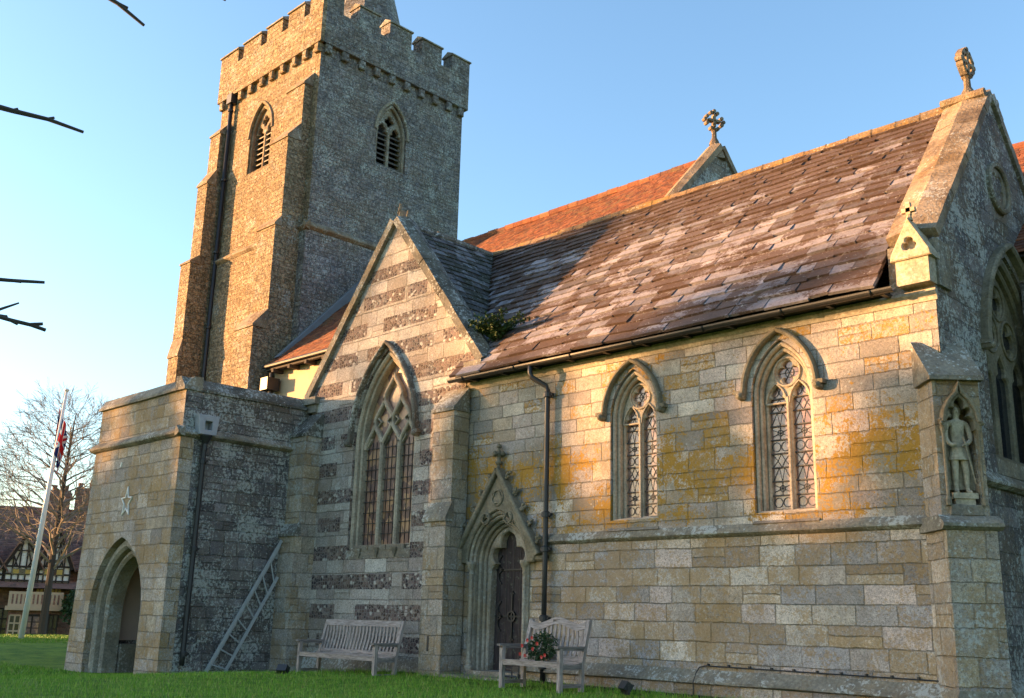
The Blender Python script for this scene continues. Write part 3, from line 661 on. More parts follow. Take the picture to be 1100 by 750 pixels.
for s in (-1, 1):
    b = MB(); cx = DX + s * .665; c = (cx, 12.885, .12)
    b.lathe([(.075, 0), (.08, .06), (.055, .10), (.06, .13), (.045, .17), (.04, .2), (.04, 1.62), (.05, 1.64), (.042, 1.67), (.05, 1.72), (.085, 1.79), (.095, 1.81), (.095, 1.85), (.08, 1.86)], c, 12)
    part('shaft', b, M['dress'], DW, smooth=False)
# gable drip, crockets, finial, carving
for s in (-1, 1):
    b = MB(); bar(b, S, [(DX + s * 1.03, 2.06), (DX + s * .0, 3.58)], .045, .17, -.02, .02); gd = part('gable_mould', b, M['carved'], DW)
    for i in range(5):
        t = .12 + i * .185; cx = DX + s * (1.03 * (1 - t) + .05); cz = 2.06 + 1.52 * t + .045
        b = MB(); P0 = S.p(cx, cz, .08)
        dirv = (S.u * s * .8 + Vector((0, 0, .6))).normalized()
        for j in range(7):
            a = ru(0, 6.28); q = P0 + dirv * (.02 + j * .013) + Vector((ru(-.03, .03), ru(-.03, .03), ru(-.035, .05)))
            b.lathe([(.004, -.03), (.026, -.018), (.034, 0), (.024, .02), (.004, .03)], q, 7)
        b.tube([P0 - dirv * .04, P0 + dirv * .05, P0 + dirv * .09 + Vector((0, 0, .05))], [.03, .03, .018], 6)
        part('crocket', b, M['carved'], DW)
b = MB(); c = (DX - .02, 12.86, 3.50)
b.lathe([(.05, 0), (.04, .05), (.035, .16), (.06, .19), (.065, .22), (.035, .25), (.04, .3), (.07, .34), (.075, .38), (.03, .42), (.025, .46), (.05, .49), (.03, .53), (.005, .55)], c, 8)
for j in range(4):
    a = j * math.pi / 2; q = Vector(c) + Vector((.10 * math.cos(a), .10 * math.sin(a), .36)); b.lathe([(.005, -.05), (.04, -.03), (.048, 0), (.035, .03), (.005, .05)], q, 7)
part('finial', b, M['carved'], DW)
b = MB(); tri = FS(12.93)
for q in ((DX, 3.08, .13, 3), (DX - .28, 2.72, .09, 3), (DX + .28, 2.72, .09, 3)):
    pts = foil(q[0], q[1], q[2], q[3], 30, math.pi / 2); bar(b, tri, pts + [pts[0]], .014, .125, .09, .005)
    bar(b, tri, circle(q[0], q[1], q[2] * 1.12, 16) + [(q[0] + q[2] * 1.12, q[1])], .012, .12, .09, .004)
part('carving', b, M['carved'], DW)
b = MB(); b.box(DX - .85, DX + .80, 12.35, 12.95, -.3, .06); b.box(DX - .62, DX + .62, 12.80, 13.3, -.1, .13)
part('doorstep', b, M['sill'], CH)
b = MB(); b.box(DX - .9, DX + .9, 13.4, 13.5, 0, 3); part('door_backing', b, M['under'], CH)

# --- aisle roof, transept roof
RZ, RY = 9.15, 15.75; EZ, EY = 5.34, 12.62
TX = -16.5; TH = 2.78   # transept ridge X and half width to the eave line
V = Vector((0, RY - EY, RZ - EZ)); VL = V.length; u0x = -14.3; u0s = -16.7
def val_u(v): # valley line between transept and aisle slopes, in aisle-roof u
    t = v / VL; return (u0x if t < .055 else -13.70 + (TX + 13.70) * (t - .055) / .945) - u0s + .02
mb = MB(); slates(mb, (u0s, EY, EZ), (1, 0, 0), V, -5.86 - u0s, VL, .255, .16, .28, .72, .042, ulo=val_u, uhi=lambda v: -5.86 - u0s, jit=.022)
roofA = part('aisle_roof', mb, M['slate'], CH, 'aisle roof of heavy stone slabs, pink grey with brown moss')
mb = MB(); nz_ = Vector((0, -(RZ - EZ), RY - EY)).normalized() * .03
mb.add([(u0x + .5, EY + .02, EZ - .02), (-5.9, EY + .02, EZ - .02), (-5.9, RY, RZ - .02), (TX, RY, RZ - .02)], [(0, 1, 2, 3)])
mb.add([(TX - 3, RY, RZ), (-5.9, RY, RZ), (-5.9, 18.9, 5.2), (TX - 3, 18.9, 5.2)], [(0, 1, 2, 3)])
mb.box(u0x, -5.9, 12.72, 12.95, EZ - .02, EZ + .07)
part('roof_deck', mb, M['under'], CH)
V2 = Vector((-TH, 0, RZ - 5.55)); V2L = V2.length
mb = MB(); slates(mb, (TX + TH, 13.1, 5.55), (0, 1, 0), V2, 2.9, V2L, .215, .165, .28, .55, .028, uhi=lambda v: max(0.0, .10 + (RY - 13.1 - .10) * (v / V2L)))
part('transept_roof', mb, M['slate_dark'], CH, 'transept roof slope in the valley, slates darkened for its shade')
mb = MB(); mb.add([(TX + TH, 13.0, 5.53), (TX, 13.0, RZ - .02), (TX, RY, RZ - .02), (TX - TH, 13.0, 5.53), (TX - TH, RY, 5.53), (TX + TH, 15, 5.53), (TX - TH - .1, 12.95, 5.40), (TX - .0, 12.95, RZ - .0), (TX - .0, 17.5, RZ), (TX - TH - .1, 17.5, 5.40)], [(0, 5, 2, 1), (6, 7, 8, 9)])
part('roof_deck', mb, M['under'], CH)
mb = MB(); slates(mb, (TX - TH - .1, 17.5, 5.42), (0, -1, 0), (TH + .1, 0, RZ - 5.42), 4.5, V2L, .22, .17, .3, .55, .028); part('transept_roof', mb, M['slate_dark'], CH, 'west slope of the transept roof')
def ridge(p0, p1, r, mat, seg=.42):
    b = MB(); p0 = Vector(p0); p1 = Vector(p1); d = p1 - p0; L = d.length; n = int(L / seg); d.normalize()
    for i in range(n):
        a = p0 + d * (i * L / n); c = p0 + d * ((i + 1) * L / n - .006); j = Vector((0, 0, ru(-.012, .012)))
        b.tube([a + j, a + j + d * .03, c + j], [r * 1.06, r * ru(.96, 1.02), r * ru(.94, 1.0)], 8)
    return part('ridge_tiles', b, mat, CH)
ridge((TX, RY, RZ + .0), (-5.9, RY, RZ + .0), .13, M['ridge']); ridge((TX, 13.1, RZ + .0), (TX, RY, RZ + .0), .12, M['cope_dark'])

# --- transept south gable
T = FS(12.85); TC = -16.5
gtop = 9.15; gl, gr = -19.15, -13.82
winT = arch(-16.55, 1.0, 2.28, 4.45, 6.36, 16)
mb = MB(); prism(mb, T, [[(gl, -.6), (-14.12, -.6), (-14.12, 5.40), (gr, 5.40), (gr, 5.75), (TC, gtop), (gl, 5.75)], winT], 0, -.55)
part('transept_wall', mb, M['trans'], CH, 'gable wall banded in dark flint and pale stone')
mb = MB(); mb.box(-14.7, -14.15, 13.41, 15.6, -.3, 5.3); mb.box(gl, gl + .5, 13.39, 15.6, -.5, 5.4); part('transept_side_wall', mb, M['porch_e'], CH)
# copings (raking stones, thick, with kneelers)
def raking(fr, a, b_, w0, w1, th, mat, name='coping', seg=.5, jit=.008):
    m = MB(); A = Vector(a); B = Vector(b_); d = (B - A); L = d.length; d.normalize(); nn = Vector((-d.y, d.x))
    if nn.y < 0: nn = -nn
    n = max(1, int(L / seg))
    for i in range(n):
        p = A + d * (L * i / n + .003); q = A + d * (L * (i + 1) / n - .003); h = th + ru(-jit, jit); e = ru(-jit, jit)
        mid = (w0 + w1) / 2
        pr = [(w0 + e, -.02), (w0 + e, h * .72), (mid, h + .02), (w1, h * .72), (w1, -.02)]
        vs = []
        for P_ in (p, q):
            for w, o in pr: vs.append(fr.p(P_.x + nn.x * o, P_.y + nn.y * o, w))
        fs = [(j, (j + 1) % 5, 5 + (j + 1) % 5, 5 + j) for j in range(5)] + [(4, 3, 2, 1, 0), (5, 6, 7, 8, 9)]
        m.add(vs, fs)
    return part(name, m, mat, CH)
raking(T, (gr + .12, 5.62), (TC, gtop + .01), .10, -.42, .20, M['cope_dark'])
raking(T, (gl - .12, 5.62), (TC, gtop + .01), .10, -.42, .20, M['cope'])
for x0, x1 in ((gr - .25, gr + .22), (gl - .22, gl + .25)):
    b = MB(); b.box(x0, x1, 12.72, 13.25, 5.50, 5.66); b.box(x0 + .06, x1 - .06, 12.79, 13.2, 5.32, 5.5); part('kneeler', b, M['cope'], CH)
b = MB(); b.tube([(TC, 12.98, 9.3), (TC, 12.98, 9.45)], [.09, .07], 6); b.tube([(TC - .07, 12.95, 9.4), (TC - .02, 12.95, 9.62)], [.045, .03], 6); b.tube([(TC + .14, 12.98, 9.2), (TC + .2, 12.98, 9.42)], [.03, .02], 6)
part('finial_stub', b, M['cope_warm'], CH)
# transept window: three lights, flowing reticulated tracery
W_ = None
def ring_t(h0, z0, a0, h1, z1, a1, w0, w1, ch, nm, par):
    b = MB(); prism(b, T, [arch(-16.55, h0, z0, 4.45, a0, 16), arch(-16.55, h1, z1, 4.45, a1, 16)], w0, w1, ch); return part(nm, b, M['dress_pale'], par)
W_ = ring_t(1.0, 2.27, 6.36, .91, 2.34, 6.23, -.04, -.5, .03, 'window', CH); W_['label'] = 'tall three light window with flowing tracery'
ring_t(.91, 2.33, 6.235, .85, 2.38, 6.14, -.12, -.5, .025, 'inner_order', W_)
b = MB(); c0 = -16.55; sw = .565
def ins(x, z, hw=.87, zs=4.45, za=6.17):
    r = za - zs; R = (hw * hw + r * r) / (2 * hw)
    if abs(x - c0) > hw: return False
    return z < zs or math.hypot(abs(x - c0) - (hw - R), z - zs) < R
def lattice(xa, za, xb, zb, n=14):
    pts = []
    for i in range(n + 1):
        t = i / n; s = t * t * (3 - 2 * t); x = xa + (xb - xa) * s; z = za + (zb - za) * t
        if ins(x, z): pts.append((x, z))
        elif len(pts) > 1: break
        else: pts = []
    if len(pts) > 1: bar(b, T, pts, .042, -.17, -.32, .022)
h = .2825
for s in (-1, 1): bar(b, T, [(c0 + s * h, 2.3), (c0 + s * h, 4.42)], .05, -.16, -.34, .025)
ZB, DZ = 4.40, .50
for s in (-1, 1):
    lattice(c0 + s * h, ZB, c0, ZB + DZ); lattice(c0 + s * h, ZB, c0 + s * 2 * h, ZB + DZ); lattice(c0 + s * 3 * h, ZB - .05, c0 + s * 2 * h, ZB + DZ)
    lattice(c0, ZB + DZ, c0 + s * h, ZB + 2 * DZ); lattice(c0 + s * 2 * h, ZB + DZ, c0 + s * h, ZB + 2 * DZ)
    lattice(c0 + s * h, ZB + 2 * DZ, c0, ZB + 3 * DZ); 
    for q, zz in ((c0, ZB + .12), (c0 + s * 2 * h, ZB + .12)):
        for e in (-1, 1): bar(b, T, [(q + e * .25, zz - .12), (q + e * .13, zz + .02), (q + e * .15, zz + .12), (q + e * .02, zz + .26)], .016, -.21, -.30, .008)
    for e in (-1, 1):
        q = c0 + s * h; zz = ZB + DZ; bar(b, T, [(q + e * .24, zz - .12), (q + e * .10, zz), (q + e * .24, zz + .12)], .016, -.21, -.30, .008)
part('tracery', b, M['dress_pale'], W_)
b = MB(); prism(b, T, [arch(c0, .86, 2.36, 4.45, 6.16, 14)], -.27, -.275); part('glass', b, M['glass_old'], W_)
b = MB()
for i in range(9):
    z = 2.6 + i * .22; bar(b, T, [(c0 - .85, z), (c0 + .85, z)], .007, -.235, -.25)
for i in range(13):
    x = c0 - .8 + i * .13; bar(b, T, [(x, 2.4), (x, 4.5)], .004, -.255, -.268)
part('leading', b, M['leadm'], W_)
hood(T, c0, 1.06, 4.5, 6.50, W_, M['cope_dark'], .08, .12)
b = MB()
for s in (-1, 0, 1):
    b.box(c0 + s * .565 - .27, c0 + s * .565 + .27, 12.83, 13.1, 2.26, 2.36); b.tube([(c0 + s * .565, 12.83, 2.3), (c0 + s * .565, 12.82, 2.12)], [.09, .01], 6)
b.box(c0 - 1.02, c0 + 1.02, 12.842, 13.2, 2.1, 2.27); part('sill', b, M['sill'], W_)

# --- buttresses (stepped, with sloping set-offs)
def buttress(x0, x1, yw, stages, mat, matc, label=None, dirv='S', basejit=0):
    """stages: list of (projection, z_bottom, z_top, slope_rise) bottom first"""
    b = MB()
    for i, (p, za, zb, rise) in enumerate(stages):
        b.box(x0 - basejit * (i == 0), x1 + basejit * (i == 0), yw - p, yw + .05, za, zb)
    o = part('buttress', b, mat, CH, label)
    for i, (p, za, zb, rise) in enumerate(stages):
        pn = stages[i + 1][0] if i + 1 < len(stages) else -.0
        e = basejit * (i == 0)
        c = MB(); y0 = yw - p - .04; y1 = yw - pn + .003
        pts = [(y0, zb), (y0, zb + .06), (y1, zb + .06 + rise), (y1 + .02, zb)]
        vs = [(x, y, z) for x in (x0 - .03 - e, x1 + .03 + e) for y, z in pts]
        c.add(vs, [(0, 1, 2, 3), (7, 6, 5, 4), (0, 4, 5, 1), (1, 5, 6, 2), (2, 6, 7, 3), (3, 7, 4, 0)])
        part('set_off', c, matc, o)
    return o
buttress(-14.63, -14.05, 12.85, [(.44, -.3, 2.68, .30), (.33, 2.68, 4.72, .42)], M['butt'], M['plinth'], 'buttress between the transept gable and the doorway')
buttress(-19.38, -18.72, 12.85, [(.50, -.5, 2.58, .22), (.40, 2.58, 4.72, .5)], M['butt'], M['cope_dark'], 'buttress behind the leaning ladder')
b = MB()
extr(b, FS(12.85), [(0, .28), (.06, .25), (.16, .0), (.18, -.4), (0, -.4)], -18.7, -14.65, .4, .02); part('plinth', b, M['plinth'], CH, 'rough whitened footing of the transept')
b = MB(); b.box(-14.42, -14.37, 12.405, 12.42, .42, .68); part('vent_grille', b, M['iron'], CH)

# --- diagonal buttress with statue niche at the south-east corner
Bo = Vector((-5.49, 12.93, 0)); Bd = Vector((.7071, -.7071, 0)); Bu = (.7071, .7071, 0)
FB = lambda d: Fr(Bo + Bd * d, Bu)
def dbox(b, d, u0, u1, z0, z1, back=-.8): prism(b, FB(0), [[(u0, z0), (u1, z0), (u1, z1), (u0, z1)]], d, back)
b = MB(); dbox(b, .56, -.06, .55, -.3, 2.16); butL = part('buttress', b, M['butt'], CH, 'corner buttress with the carved niche')
b = MB(); dbox(b, .60, -.09, .58, -.3, .26); prism(b, FB(0), [[(-.09, .26), (.58, .26), (.55, .33), (-.06, .33)]], .58, 0); part('plinth', b, M['plinth'], butL)
b = MB(); extr(b, FB(0), [(-.2, 2.16), (.58, 2.16), (.64, 2.20), (.64, 2.24), (.50, 2.34), (-.2, 2.34)], -.12, .61, .3, .003); part('string_course', b, M['plinth'], butL)
b = MB(); F = FB(.45)
prism(b, F, [[(-.05, 2.33), (.53, 2.33), (.53, 4.06), (-.05, 4.06)], arch(.24, .19, 2.46, 3.50, 3.84)], 0, -.24)
dbox(b, .215, -.05, .53, 2.33, 4.06); part('niche_wall', b, M['butt'], butL)
b = MB()
cu = cusped(.24, .165, 3.3, 3.50, 3.79, .4, 20, (.2, .65)); o = arcs(.24, .21, 3.50, 3.88, 12)
prism(b, F, [[(.45, 3.38)] + o + [(.03, 3.38), (.075, 3.38)] + cu[2:][::-1] + [(.405, 3.38)]], .07, -.05, .012)
bar(b, F, [(.02, 3.48), (.05, 3.63), (.12, 3.76), (.20, 3.84), (.24, 3.97), (.28, 3.84), (.36, 3.76), (.43, 3.63), (.46, 3.48)], .024, .11, 0, .01)
for s in (-1, 1):
    c = F.p(.24 + s * .215, 0, .05); b.lathe([(.04, 2.46), (.035, 2.54), (.022, 2.57), (.022, 3.34), (.035, 3.38), (.045, 3.44), (.04, 3.48)], c, 8)
    for j in range(5): b.lathe([(.004, -.03), (.03, 0), (.004, .03)], F.p(.24 + s * (.235 + ru(-.02, .03)), 3.46 + ru(-.05, .05), .06 + ru(-.02, .04)), 6)
part('niche_canopy', b, M['carved'], butL)
b = MB(); prism(b, F, [[(.03, 2.34), (.45, 2.34), (.43, 2.47), (.05, 2.47)]], .06, -.2, .01); part('niche_sill', b, M['plinth'], butL)
b = MB()
vs = []
for u in (-.11, .57):
    for d_, z in ((.53, 4.02), (.53, 4.07), (.02, 4.62), (.02, 4.0)): vs.append(FB(d_).p(u, z))
b.add(vs, [(0, 1, 2, 3)[::-1], (4, 5, 6, 7), (0, 4, 5, 1), (1, 5, 6, 2), (2, 6, 7, 3), (3, 7, 4, 0)])
bar(b, FB(0), [(-.11, 4.03), (.57, 4.03)], .02, .54, .4)
part('buttress_cap', b, M['plinth'], butL)

# --- east gable wall of the aisle
E_ = FE(XE); GYc = 15.6
winE = arch(GYc, 1.12, 3.28, 4.75, 6.46, 16)
mb = MB(); prism(mb, E_, [[(12.94, -.4), (18.3, -.4), (18.3, 6.1), (GYc, 9.12), (13.05, 6.1), (12.94, 5.9)], winE], 0, -.45)
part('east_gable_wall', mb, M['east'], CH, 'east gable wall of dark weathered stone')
raking(E_, (13.02, 6.05), (GYc, 9.12), .06, -.62, .17, M['cope_warm'], seg=.45); raking(E_, (18.4, 6.02), (GYc, 9.12), .06, -.62, .17, M['cope'], seg=.45)
b = MB(); b.box(-5.82, XE + .05, 12.95, 13.35, 5.36, 6.0); part('kneeler', b, M['cope'], CH)
# gablet pinnacle on the kneeler
b = MB(); b.box(-5.62, -5.18, 12.72, 12.97, 5.36, 5.72)
pin = part('pinnacle', b, M['pale_cap'], CH, 'small gabled pinnacle at the eaves corner')
b = MB(); f_ = FS(12.68); c_ = -5.40
prism(b, f_, [[(c_ - .28, 5.70), (c_ + .28, 5.70), (c_ + .26, 5.80), (c_, 6.28), (c_ - .26, 5.80)], foil(c_, 5.90, .10, 3, 24, math.pi / 2)], 0, -.10, .015)
prism(b, f_, [[(c_ - .26, 5.71), (c_ + .26, 5.71), (c_ + .25, 5.80), (c_, 6.26), (c_ - .25, 5.80)]], -.10, -.32)
part('gablet', b, M['pale_cap'], pin)
b = MB(); b.lathe([(.05, 0), (.035, .06), (.03, .1)], (c_, 12.75, 6.24), 8); b.box(c_ - .09, c_ + .09, 12.72, 12.78, 6.36, 6.42); b.box(c_ - .03, c_ + .03, 12.72, 12.78, 6.32, 6.50)
part('cross_finial', b, M['pale_cap'], pin)
def stone_cross(fr, cu_, z, size, name_label, mat, solid=False):
    b = MB(); k = size
    b.lathe([(.13 * k, 0), (.11 * k, .08 * k), (.06 * k, .18 * k), (.055 * k, .34 * k), (.09 * k, .38 * k), (.07 * k, .42 * k)], fr.p(cu_, z, 0), 8)
    zc = z + .62 * k
    for j in range(4):
        a = j * math.pi / 2 + 0; du, dz = math.cos(a), math.sin(a)
        bar(b, fr, [(cu_ + du * .02, zc + dz * .02), (cu_ + du * .16 * k, zc + dz * .16 * k)], .036 * k, .055 * k, -.055 * k, .012)
        for e in (-1, 0, 1):
            cc = (cu_ + du * .20 * k - dz * e * .085 * k + du * (.05 * k if e == 0 else 0), zc + dz * .20 * k + du * e * .085 * k + dz * (.05 * k if e == 0 else 0))
            pts = circle(cc[0], cc[1], .047 * k, 9); prism(b, fr, [pts], .06 * k, -.06 * k, .012)
    if solid:
        prism(b, fr, [circle(cu_, zc, .25 * k, 20), circle(cu_, zc, .16 * k, 16)], .06 * k, -.06 * k, .015)
    return part('gable_cross', b, mat, CH, name_label)
stone_cross(FE(-5.52), GYc + .05, 9.24, .98, 'stone cross on the aisle gable', M['cope_warm'], True)
b = MB()
for s in (-1, 1): b.tube([(-5.84, GYc + s * .26, 9.10), (-5.16, GYc + s * .26, 9.10)], .07, 7)
b.lathe([(.2, -.1), (.13, .1), (.10, .2)], (-5.52, GYc + .03, 9.12), 6); part('apex_stone', b, M['cope_warm'], CH)
# roundel and east window
b = MB(); prism(b, E_, [circle(GYc - .05, 7.55, .42, 24), circle(GYc - .05, 7.55, .33, 24)], .07, -.1, .02); prism(b, E_, [circle(GYc - .05, 7.55, .335, 24), foil(GYc - .05, 7.55, .26, 4)], .02, -.1, .015)
part('roundel', b, M['cope'], CH)
WE = MB(); prism(WE, E_, [winE, arch(GYc, 1.03, 3.33, 4.75, 6.34, 16)], -.04, -.40, .03); WE = part('window', WE, M['carved'], CH, 'great east window of the aisle gable')
b = MB(); prism(b, E_, [arch(GYc, 1.03, 3.33, 4.75, 6.345, 16), arch(GYc, .96, 3.38, 4.75, 6.25, 16)], -.12, -.40, .025); part('inner_order', b, M['carved'], WE)
b = MB(); ls = []
for i in (-1, 0, 1): ls.append(cusped(GYc + i * .63, .255, 3.42, 4.45, 4.95, .35))
for q in ((GYc - .36, 5.25, .26), (GYc + .36, 5.25, .26), (GYc, 5.78, .24)): ls.append(foil(q[0], q[1], q[2], 4, rot=0))
prism(b, E_, [arch(GYc, .965, 3.36, 4.75, 6.26, 16)] + ls, -.2, -.32, .025)
for q in ((GYc - .36, 5.25, .30), (GYc + .36, 5.25, .30), (GYc, 5.78, .28)): bar(b, E_, circle(q[0], q[1], q[2], 20) + [(q[0] + q[2], q[1])], .02, -.17, -.22, .01)
part('tracery', b, M['carved'], WE)
b = MB(); prism(b, E_, [arch(GYc, .96, 3.37, 4.75, 6.25, 14)], -.27, -.275); part('glass', b, M['glass_dark'], WE)
hood(E_, GYc, 1.20, 4.85, 6.62, WE, M['carved'], .10, .13)
b = MB(); extr(b, E_, [(-.01, 3.05), (.02, 3.05), (.12, 2.93), (.12, 2.89), (.05, 2.85), (-.01, 2.85)], 13.45, 18.3, .4, .005)
part('string_course', b, M['plinth'], CH); b = MB(); extr(b, E_, [(-.01, 3.28), (.0, 3.28), (.02, 3.06), (-.01, 3.06)], GYc - 1.1, GYc + 1.1, .4, 0)
part('sill', b, M['plinth'], CH); b = MB(); extr(b, E_, [(-.01, .40), (.02, .40), (.12, .28), (.12, -.3), (-.01, -.3)], 13.45, 18.3, .4, .005); part('plinth', b, M['plinth'], CH)

# --- nave, east gable, chancel
NR, NY = 11.62, 19.15
b = MB(); b.box(-25.0, -12.6, 15.42, 22.9, -.5, 7.62); part('nave_wall', b, M['render'], CH, 'rendered nave wall glowing in low sun')
V = Vector((0, NY - 15.12, NR - 7.72)); 
b = MB(); slates(b, (-25.02, 15.12, 7.72), (1, 0, 0), V, 12.35, V.length, .105, .105, .155, .175, .013, jit=.004, lift=1.2); part('nave_roof', b, M['tile'], CH, 'nave roof of orange red clay tiles')
b = MB(); b.add([(-25, 15.14, 7.70), (-12.6, 15.14, 7.70), (-12.6, NY, NR - .02), (-25, NY, NR - .02), (-25, 23.18, 7.70), (-12.6, 23.18, 7.70)], [(0, 1, 2, 3), (3, 2, 5, 4)]); b.box(-25, -19.0, 15.12, 15.22, 7.58, 7.70)
part('roof_deck', b, M['under'], CH)
ridge((-25.0, NY, NR + .03), (-12.8, NY, NR + .03), .10, M['tile'], .33)
b = MB(); b.tube([(-25.05, 15.06, 7.70), (-19.3, 15.06, 7.68)], .055, 8); g2 = part('gutter', b, M['iron'], CH)
for i in range(7):
    x = -24.6 + i * .8; q = MB(); q.box(x - .05, x + .05, 15.08, 15.45, 7.50, 7.60); part('rafter_end', q, M['under'], g2)
b = MB(); b.box(-24.95, -24.6, 14.95, 15.35, 7.0, 7.35); b.tube([(-24.75, 15.15, 7.5), (-24.75, 15.15, 5.5)], .05, 8); part('hopper', b, M['iron'], CH)
E2 = FE(-12.45)
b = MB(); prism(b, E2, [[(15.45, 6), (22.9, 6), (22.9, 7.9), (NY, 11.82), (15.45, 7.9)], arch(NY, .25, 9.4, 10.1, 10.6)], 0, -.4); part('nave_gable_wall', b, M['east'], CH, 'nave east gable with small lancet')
b = MB(); prism(b, E2, [arch(NY, .25, 9.4, 10.1, 10.6)], -.25, -.3); part('lancet', b, M['glass_dark'], CH)
b = MB(); prism(b, E2, [arch(NY, .36, 9.3, 10.1, 10.78), arch(NY, .25, 9.4, 10.1, 10.6)], .02, -.2, .02); part('lancet_frame', b, M['dress'], CH)
raking(E2, (15.2, 7.75), (NY, 11.84), .07, -.33, .16, M['cope_warm'], seg=.5); raking(E2, (23.1, 7.75), (NY, 11.84), .07, -.5, .16, M['cope_warm'], seg=.5)
stone_cross(Fr((-12.62, NY, 0), (0.45, 1, 0)), 0, 11.98, 1.0, 'stone cross on the nave gable', M['cope_warm'])
b = MB(); b.lathe([(.26, -.3), (.17, 0), (.10, .16)], (-12.6, NY, 11.86), 6); part('apex_stone', b, M['cope_warm'], CH)
b = MB(); V = Vector((0, 3.2, 3.1)); slates(b, (-12.4, NY - 3.3, 6.55), (1, 0, 0), V, 14.4, V.length * 1.03, .11, .11, .16, .18, .013, jit=.004, lift=1.2); part('chancel_roof', b, M['tile'], CH, 'chancel roof of clay tiles behind the aisle gable')
b = MB(); b.add([(-12.4, NY - 3.3, 6.5), (2, NY - 3.3, 6.5), (2, NY, 9.72), (-12.4, NY, 9.72), (2, NY + 3.3, 6.5), (-12.4, NY + 3.3, 6.5)], [(0, 1, 2, 3), (3, 2, 4, 5)]); part('roof_deck', b, M['under'], CH)
ridge((-12.4, NY, 9.76), (2.0, NY, 9.76), .10, M['tile'], .33)
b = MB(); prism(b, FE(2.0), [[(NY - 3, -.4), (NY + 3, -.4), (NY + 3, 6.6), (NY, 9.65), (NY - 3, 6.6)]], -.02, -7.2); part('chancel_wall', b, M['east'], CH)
# lead flashing of the old steeper roof line on the tower's east face
b = MB(); f_ = FE(-24.92); prism(b, f_, [[(15.55, 8.05), (16.0, 8.35), (19.15, 11.66), (19.15, 12.0), (18.9, 11.9), (15.75, 8.5), (15.3, 8.0)]], .12, -.02, .02); part('flashing', b, M['leadsheet'], CH)

# --- tower
TX0, TX1, TY0, TY1 = -31.0, -25.0, 16.1, 22.1
ts = FS(TY0); te = FE(TX1)
wS = arch(-28.22, .66, 15.05, 16.35, 17.42, 12); wEa = arch(19.05, .62, 15.1, 16.3, 17.42, 12)
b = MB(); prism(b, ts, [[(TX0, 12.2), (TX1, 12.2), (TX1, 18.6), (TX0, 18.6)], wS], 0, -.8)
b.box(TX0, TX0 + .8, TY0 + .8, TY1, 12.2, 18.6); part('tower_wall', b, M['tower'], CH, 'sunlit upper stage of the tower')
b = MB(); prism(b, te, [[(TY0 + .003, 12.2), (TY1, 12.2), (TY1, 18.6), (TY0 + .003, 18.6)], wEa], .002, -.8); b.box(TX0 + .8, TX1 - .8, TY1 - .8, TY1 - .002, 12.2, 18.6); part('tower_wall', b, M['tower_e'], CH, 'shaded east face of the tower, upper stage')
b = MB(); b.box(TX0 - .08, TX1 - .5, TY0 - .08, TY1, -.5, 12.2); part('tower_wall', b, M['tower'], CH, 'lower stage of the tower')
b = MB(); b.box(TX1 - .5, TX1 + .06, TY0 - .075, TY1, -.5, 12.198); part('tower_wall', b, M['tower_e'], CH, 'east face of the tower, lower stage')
b = MB()
sp = [(-.01, 12.42), (.0, 12.42), (.17, 12.26), (.17, 12.21), (.09, 12.14), (-.01, 12.10)]
extr(b, ts, sp, TX0 - .15, TX1 + .15, .5, .008); part('string_course', b, M['cope_warm'], CH); b = MB(); extr(b, te, [(w, v + .002) for w, v in sp], TY0 - .15, TY1, .5, .008); part('string_course', b, M['cope_warm'], CH)
def battle(fr, a, c, gaps, mat, zt, tag_):
    pr = .14
    b = MB(); prism(b, fr, [[(a - pr, 18.38), (c + pr, 18.38), (c + pr, 19.62), (a - pr, 19.62)]], pr, -.35); par = part('parapet', b, mat, CH)
    xs = [a - pr] + [g for gg in gaps for g in gg] + [c + pr]
    for i in range(0, len(xs), 2):
        b = MB(); prism(b, fr, [[(xs[i], 19.62), (xs[i + 1], 19.62), (xs[i + 1], zt), (xs[i], zt)]], pr, -.35)
        m = part('merlon', b, mat, par)
        q = MB(); w0, w1 = pr + .05, -.40; u0_, u1_ = xs[i] - .04, xs[i + 1] + .04
        pts = [(w0, zt), (w0, zt + .05), (-.1, zt + .20), (w1, zt + .05), (w1, zt)]
        vs = [fr.p(u, v, w) for u in (u0_, u1_) for w, v in pts]
        q.add(vs, [(4, 3, 2, 1, 0), (5, 6, 7, 8, 9)] + [(j, (j + 1) % 5, 5 + (j + 1) % 5, 5 + j) for j in range(5)]); part('merlon_coping', q, M['cope'], m)
    n = 10
    for i in range(n):
        u = a + .1 + (c - a - .2) * i / (n - 1) + ru(-.04, .04)
        b = MB(); prism(b, Fr(fr.p(0, 0), fr.u), [[(u - .12, 18.08), (u + .12, 18.08), (u + .12, 18.38), (u - .12, 18.38)]], .135, -.02, .03); part('corbel', b, mat, par)
battle(ts, TX0, TX1 - .003, [(-29.98, -29.62), (-28.5, -28.14), (-27.2, -26.84), (-25.92, -25.6)], M['tower'], 20.12, 'S')
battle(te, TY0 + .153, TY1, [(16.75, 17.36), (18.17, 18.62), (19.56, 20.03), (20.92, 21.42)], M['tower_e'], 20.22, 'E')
b = MB(); f_ = Fr((0, TY1, 0), (-1, 0, 0)); prism(b, f_, [[(25.35, 18.4), (30.8, 18.4), (30.8, 19.6), (25.35, 19.6)]], .14, -.35); b.box(TX0 - .14, TX0 + .35, TY0 + .35, TY1, 18.4, 19.62)
b.box(TX0 + .3, TX1 - .3, TY0 + .3, TY1 - .3, 18.3, 18.7)
for i in range(4): b.box(TX0 - .14, TX0 + .35, TY0 + 1.2 + i * 1.3, TY0 + 2.0 + i * 1.3, 19.62, 20.2)
part('parapet', b, M['tower'], CH)
